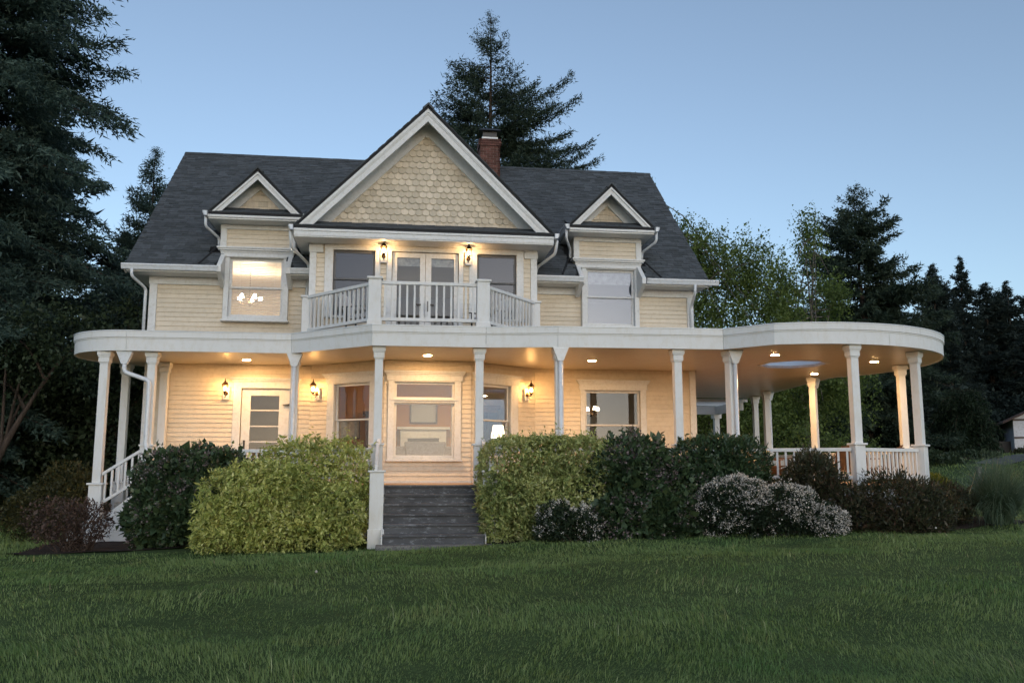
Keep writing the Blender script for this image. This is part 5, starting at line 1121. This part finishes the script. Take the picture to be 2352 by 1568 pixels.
broad('birch_tree', 'leafy green birch rising behind the right roof slope', (12.9, 37, .6), [(0, 0, 12.4, -.4, 0), (.6, .3, 11, 1.8, 0), (-.4, 0, 14.4, -1.9, 0)], [((12.2, 37, 11.2), (1.6, 1.6, 1.9)), ((14.0, 37.3, 10.4), (1.9, 1.8, 2.2)), ((16.0, 37, 10.3), (1.5, 1.5, 2.0)), ((13.0, 36.5, 7.4), (2.5, 1.8, 2.6)), ((15.8, 36.6, 6.8), (2.0, 1.8, 2.4)), ((11.0, 37, 13.6), (.5, .6, 1.1)), ((14.4, 36.4, 4.2), (2.6, 1.8, 2.2)), ((17.2, 36.8, 8.4), (.9, 1, 1.5)), ((12.0, 36.4, 4.6), (2.0, 1.6, 2.2))], 78000, .115, 'leaf_birch', 51, 'bark_pale', .42, hang=.5, spread=.33, limbs=40)
broad('birch_tree', 'thin open-crowned birch between the leafy birch and the broad fir', (18.8, 38, .9), [(0, 0, 13.0, .9, 0), (.2, .1, 10, -1.4, 0), (-.2, 0, 9, 1.8, 0)], [((19.3, 38, 12.4), (.9, .9, 1.5)), ((18.0, 38, 10.0), (1.0, 1.0, 1.5)), ((20.2, 38, 9.6), (1.0, 1.0, 1.5)), ((18.6, 38, 7.4), (1.6, 1.4, 1.6)), ((20.0, 38, 5.2), (2.2, 1.5, 2.0)), ((17.3, 38, 5.0), (1.9, 1.5, 2.1))], 26000, .12, 'leaf_birch', 52, 'bark_pale', .45, hang=.5, spread=.33, limbs=36)
broad('broadleaf_tree', 'dark leafy tree filling the gap behind the left porch columns', (-8.6, 27.5, 0), [(0, 0, 6, .5, 0), (.5, 0, 5, 1.5, .3)], [((-8.4, 27.5, 4.4), (1.9, 1.6, 2.2)), ((-6.9, 27.8, 3.4), (1.6, 1.5, 2.4)), ((-9.6, 27.2, 2.2), (1.7, 1.5, 1.9)), ((-7.2, 27.0, 1.5), (1.6, 1.4, 1.5)), ((-6.0, 28.5, 4.2), (1.5, 1.4, 2.2))], 32000, .14, 'leaf_broad', 53, 'bark', .3, spread=.3, limbs=14)
broad('broadleaf_tree', 'pale-flecked leafy tree seen over the left porch roof', (-7.8, 33, 0), [(0, 0, 7.5, .6, 0)], [((-8.2, 33, 6.4), (2.0, 1.5, 1.5)), ((-6.8, 33, 6.2), (1.6, 1.4, 1.7)), ((-9.5, 33, 4.5), (2.0, 1.5, 2.0))], 11000, .13, 'leaf_olive', 54, 'bark', .3, spread=.35)
broad('leaning_tree', 'dark small tree with a leaning bare trunk in the left shade', (-10.5, 23.6, -.1), [(0, 0, 4.6, 1.5, 1.0)], [((-9.0, 24.6, 4.6), (1.8, 1.4, 1.3)), ((-10.9, 24.6, 4.2), (1.7, 1.4, 1.4))], 9000, .11, 'leaf_broad', 55, 'bark', .35, spread=.35, tr=.17, limbs=7)
broad('dark_thicket', 'dark thicket at the edge of the lawn under the left spruce', (-15, 29, 0), [(0, 0, 3, .5, 0), (3, 0, 3, .5, 0)], [((-16, 29, 1.6), (2.6, 1.4, 2.0)), ((-12.5, 29.5, 1.5), (2.4, 1.4, 1.8)), ((-19.5, 29, 2.0), (2.4, 1.5, 2.4)), ((-10, 30, 1.8), (2.2, 1.4, 2.0)), ((-23, 28, 2.2), (2.6, 1.5, 2.6))], 32000, .22, 'leaf_broad', 56, 'bark', .3, spread=.35, cat='thicket', limbs=8)
broad('flowering_shrub', 'green shrub with pale blossom seen between the round porch columns', (13.9, 27.5, .4), [(0, 0, 2.2, .3, 0)], [((13.6, 27.5, 1.9), (1.2, 1.0, 1.0)), ((15.0, 27.5, 1.7), (1.1, 1.0, .9)), ((12.8, 27.8, 1.3), (1.0, .9, .8)), ((16.0, 27.6, 1.3), (.9, .9, .7))], 11000, .08, 'leaf_birch', 57, 'bark', .25, spread=.22, cat='shrub', tr=.06)
broad('broadleaf_tree', 'dense green tree low behind the right wing of the porch', (17.5, 42, 1.2), [(0, 0, 5, .5, 0)], [((15.5, 42, 4.0), (2.4, 1.6, 2.4)), ((18.6, 42, 3.4), (2.6, 1.6, 2.4)), ((13.0, 42, 3.6), (2.2, 1.6, 2.6)), ((21.5, 42.5, 3.2), (2.4, 1.6, 2.4))], 30000, .19, 'leaf_broad', 58, 'bark', .3, spread=.38)
broad('dark_thicket', 'dark evergreen thicket behind the round porch', (28, 52, 1.2), [(0, 0, 4, .5, 0)], [((23.5, 50, 3.0), (3.0, 1.6, 2.6)), ((28, 51, 3.4), (3.2, 1.6, 2.8)), ((33, 54, 3.6), (3.2, 1.6, 3.0)), ((37.5, 54, 3.6), (3.0, 1.6, 3.0)), ((20, 48, 2.6), (2.6, 1.5, 2.4)), ((42, 56, 3.6), (3.2, 1.6, 3.0))], 36000, .28, 'needle_far', 59, 'bark', .3, spread=.5, cat='thicket', limbs=8)

broad('dark_thicket', 'dark evergreen thicket closing the view beyond the left spruce', (-26, 44, 0), [(0, 0, 5, .5, 0)], [((-34, 42, 3.6), (4, 2, 4.2)), ((-27, 43, 3.6), (4, 2, 4.4)), ((-20, 44, 3.4), (4, 2, 4.2)), ((-14, 45, 3.2), (3.4, 2, 3.8)), ((-9, 46, 3.0), (3, 2, 3.4))], 34000, .34, 'needle_far', 60, 'bark', .35, spread=.6, cat='thicket', limbs=8)
# ------------------------------------------------------------------ beds, lawn grass, the far right
def bed(name, x0, x1, y0, y1, seed):
    rs = np.random.RandomState(seed); nx_, ny_ = int((x1 - x0) / .25), int((y1 - y0) / .25); V = []; F_ = []
    for j in range(ny_ + 1):
        for i in range(nx_ + 1):
            x = x0 + (x1 - x0) * i / nx_; y = y0 + (y1 - y0) * j / ny_
            if j == 0: y += .14 * math.sin(x * 2.1 + seed) + .08 * math.sin(x * 5.3)
            V.append((x, y, ground_z(x, y) + .02 + rs.uniform(-.008, .012)))
    for j in range(ny_):
        for i in range(nx_): a = j * (nx_ + 1) + i; F_.append((a, a + 1, a + nx_ + 2, a + nx_ + 1))
    mb = MB(); mb.v = V; mb.f = F_; tag(mb.build(name, 'soil', smooth=True), kind='structure')
bed('planting_bed', -6.9, -.35, 16.6, 20.6, 1); bed('planting_bed', 1.75, 12.2, 15.3, 18.0, 2)
def in_bed(x, y): return ((x > -6.8) & (x < -.40) & (y > 16.65 + .15 * np.sin(x * 2.3))) | ((x > 1.8) & (x < 12.1) & (y > 15.3 + .12 * np.sin(x * 2.9)) & (y < 18)) | ((x > -.3) & (x < 1.7) & (y > 15.2)) | ((y > 16) & (x > -6.5) & (x < 12.3) & (y < 31))
rs = np.random.RandomState(77)
def grass(n, ymin, ymax, hgt, wid, seed, xr=(-.55, .95)):
    rs = np.random.RandomState(seed); u = rs.rand(n); y = 1 / (1 / ymin + u * (1 / ymax - 1 / ymin)); x = y * rs.uniform(xr[0], xr[1], n)
    k = ~in_bed(x, y); x, y = x[k], y[k]; n = len(x); z = np.array([ground_z(a, b_) for a, b_ in zip(x, y)])
    P = np.stack([x, y, z - .01], 1); pt = .5 + .5 * wob(P * .6, 1.5, 3.1); pt2 = .5 + .5 * wob(P, 4.3, 1.1)
    h = hgt * rs.uniform(.5, 1.25, n) * (.62 + .6 * pt) * (.75 + .5 * pt2); tall = rs.rand(n) < .012 * (1 + 2 * (pt > .62)); h = np.where(tall, h * rs.uniform(1.6, 2.6, n), h)
    a = rs.uniform(0, 2 * math.pi, n); bend_ = rs.uniform(.15, .9, n) * h; d = np.stack([np.cos(a), np.sin(a), np.zeros(n)], 1)
    bias = np.stack([np.sin(x * 1.1 + y), np.cos(y * 1.7 - x), np.zeros(n)], 1) * (h * .35)[:, None]
    w = wid * rs.uniform(.6, 1.3, n) * (y / 9) ** .75; s_ = np.stack([-np.sin(a), np.cos(a), np.zeros(n)], 1) * w[:, None] * .5
    M_ = P + d * (bend_ * .3)[:, None] + bias * .3 + np.array([0, 0, 1]) * (h * .6)[:, None]; T = P + d * bend_[:, None] + bias + np.array([0, 0, 1]) * (h * .95)[:, None]
    V = np.stack([P - s_, P + s_, M_ + s_ * .8, M_ - s_ * .8, T], 1).reshape(-1, 3); i = np.arange(n) * 5
    F_ = np.concatenate([np.stack([i, i + 1, i + 2], 1), np.stack([i, i + 2, i + 3], 1), np.stack([i + 3, i + 2, i + 4], 1)])
    rv = np.clip(rs.beta(2.2, 2.6, n) * .75 + .22 * (pt - .5) + .1 + .25 * tall, 0, 1)
    return V, F_, np.repeat(rv, 5)
A = [grass(186000, 4.6, 18.5, .05, .0065, 1), grass(70000, 12, 19.5, .05, .007, 4, (-.5, .9)), grass(22000, 18, 44, .10, .012, 2, (.62, 1.0)), grass(15000, 17, 30, .10, .012, 3, (-.62, -.25)), grass(20000, 4.0, 18, .07, .010, 5, (-1.4, -.54)), grass(20000, 4.0, 18, .07, .010, 6, (.94, 1.7))]
off = 0; VV, FF, RV = [], [], []
for v_, f_, r_ in A: VV.append(v_); FF.append(f_ + off); RV.append(r_); off += len(v_)
o = np_mesh('lawn_grass', np.vstack(VV), np.vstack(FF), np.concatenate(RV), 'grass_blade'); tag(o, 'dark green uneven lawn grass in front of the house', 'grass', kind='stuff')

# neighbouring house, drive and posts
NX, NY = 42.4, 46.0; nh = thing('neighbour_house', (NX, NY + 3, 1.8), 'grey board-clad neighbouring house with brown roof beyond the lawn', 'house')
nf = Frame((NX - 4.3, NY), (NX + 4.3, NY)); gz = .6
mb = MB(); mb.prism([(NX - 4.3, NY, gz), (NX + 4.3, NY, gz), (NX + 4.3, NY, 3.9), (NX, NY, 5.9), (NX - 4.3, NY, 3.9)], (0, 7, 0)); mb.build('wall', 'neighbour_wall', nh)
for sg in (-1, 1):
    mb = MB(); mb.prism([(NX, NY - .5, 6.05), (NX + sg * 4.9, NY - .5, 3.72), (NX + sg * 4.9, NY - .5, 3.60), (NX, NY - .5, 5.92)][::sg], (0, 8, 0)); mb.build('roof', 'neighbour_roof', nh)
mb = MB(); nf.box(mb, 0, 8.6, 0, .03, 2.72, 2.82); nf.box(mb, 0, 8.6, 0, .03, 3.78, 3.9); mb.build('belt_board', 'dark_wood', nh)
for (u0, u1, z0_, z1_) in ((1.1, 1.75, 2.55, 3.25), (1.2, 2.1, 1.85, 2.4), (3.4, 4.4, 2.3, 3.3), (5.4, 6.3, 2.3, 3.3)):
    mb = MB(); ring(nf, mb, u0 - .06, u1 + .06, z0_ - .06, z1_ + .06, .06, .0, .05); nf.box(mb, (u0 + u1) / 2 - .02, (u0 + u1) / 2 + .02, .01, .04, z0_, z1_); nf.box(mb, u0, u1, .01, .035, (z0_ + z1_) / 2 - .02, (z0_ + z1_) / 2 + .02); w_ = mb.build('window', 'white_paint', nh)
    mb = MB(); nf.box(mb, u0, u1, .005, .012, z0_, z1_); mb.build('pane', 'coated_glass', w_)
mb = MB(); mb.box(NX - 5.9, NX - 4.31, NY + 1.6, NY + 5, gz, 2.6); mb.build('annex', 'dark_wood', nh)
mb = MB(); V = []; n = 16
for k in range(n + 1):
    t_ = k / n; x = 27 + 8 * t_; y = 37 + 5.5 * t_
    for w in (-.7, .7): V.append((x - w * .5, y + w, ground_z(x - w * .5, y + w) + .03))
mb.v = V; mb.f = [(2 * k, 2 * k + 2, 2 * k + 3, 2 * k + 1) for k in range(n)]; tag(mb.build('driveway', 'asphalt'), kind='structure')
for i, (x, y, h) in enumerate([(22.5, 31.5, .55), (23.3, 27.5, .5), (27.6, 32.0, .75)]):
    z = ground_z(x, y); p_ = thing('garden_post', (x, y, z), ['short weathered garden post beside the drive', 'stubby grey garden post in the far lawn', 'taller grey garden post below the neighbouring house'][i], 'post', 'garden posts')
    mb = MB(); mb.box(x - .07, x + .07, y - .07, y + .07, z - .1, z + h); mb.build('post', 'stone', p_, bevel=.01); mb = MB(); mb.box(x - .09, x + .09, y - .09, y + .09, z + h, z + h + .05); mb.build('post_cap', 'stone', p_, bevel=.01)
S1('dark_shrub', 'low dark hedge shrub along the far drive', [((24.5, 37.5, 1.5), (2.0, .8, .7)), ((28, 39.5, 1.7), (1.8, .8, .6))], 5000, .13, 'leaf_broad', 61, .6, .2, 2, .2, 2)
S1('red_shrub', 'reddish shrub in front of the neighbouring house', [((32.8, 42.0, 1.9), (1.1, .7, .6)), ((35.0, 43.0, 1.9), (.8, .7, .5))], 4000, .13, 'leaf_red', 62, .6, .2, 2, .2, 2)
S1('green_shrub', 'rounded green shrub at the foot of the neighbouring house', [((36.6, 44.6, 2.0), (1.2, .7, .7)), ((38.6, 44.8, 1.9), (.9, .6, .6))], 4000, .12, 'leaf_laurel', 63, .6, .2, 2, .2, 2)
nh.rotation_euler = (0, 0, R(-30)); nh.location.z += .55
# low roof seen past the pergola
t_ = thing('garden_shed', (12.4, 36, .6), 'low grey-roofed shed glimpsed behind the porch columns', 'shed')
mb = MB(); mb.box(9.5, 14.2, 33.8, 36.2, .3, 2.15); mb.build('wall', 'neighbour_wall', t_); mb = MB(); mb.prism([(9.2, 33.5, 2.16), (9.2, 36.5, 2.16), (9.2, 35, 2.75)], (5.3, 0, 0)); mb.build('roof', 'stone', t_)

# seed heads standing in the lawn
for i, (x, y, wh) in enumerate([(8.6, 13.2, 'before the white azalea'), (-.9, 10.8, 'before the golden bush')]):
    z = ground_z(x, y); t_ = thing('dandelion', (x, y, z), 'white dandelion seed head ' + wh, 'flower', 'dandelion seed heads in the lawn')
    MB().tube([(x, y, z), (x + .01, y, z + .08), (x + .005, y, z + .15)], .003, 4).build('stalk', 'leaf_lime', t_); MB().lathe((x + .005, y, z + .14), [(.003, 0), (.013, .008), (.016, .018), (.01, .03), (.002, .034)], 8).build('seed_head', 'petal', t_, smooth=True)
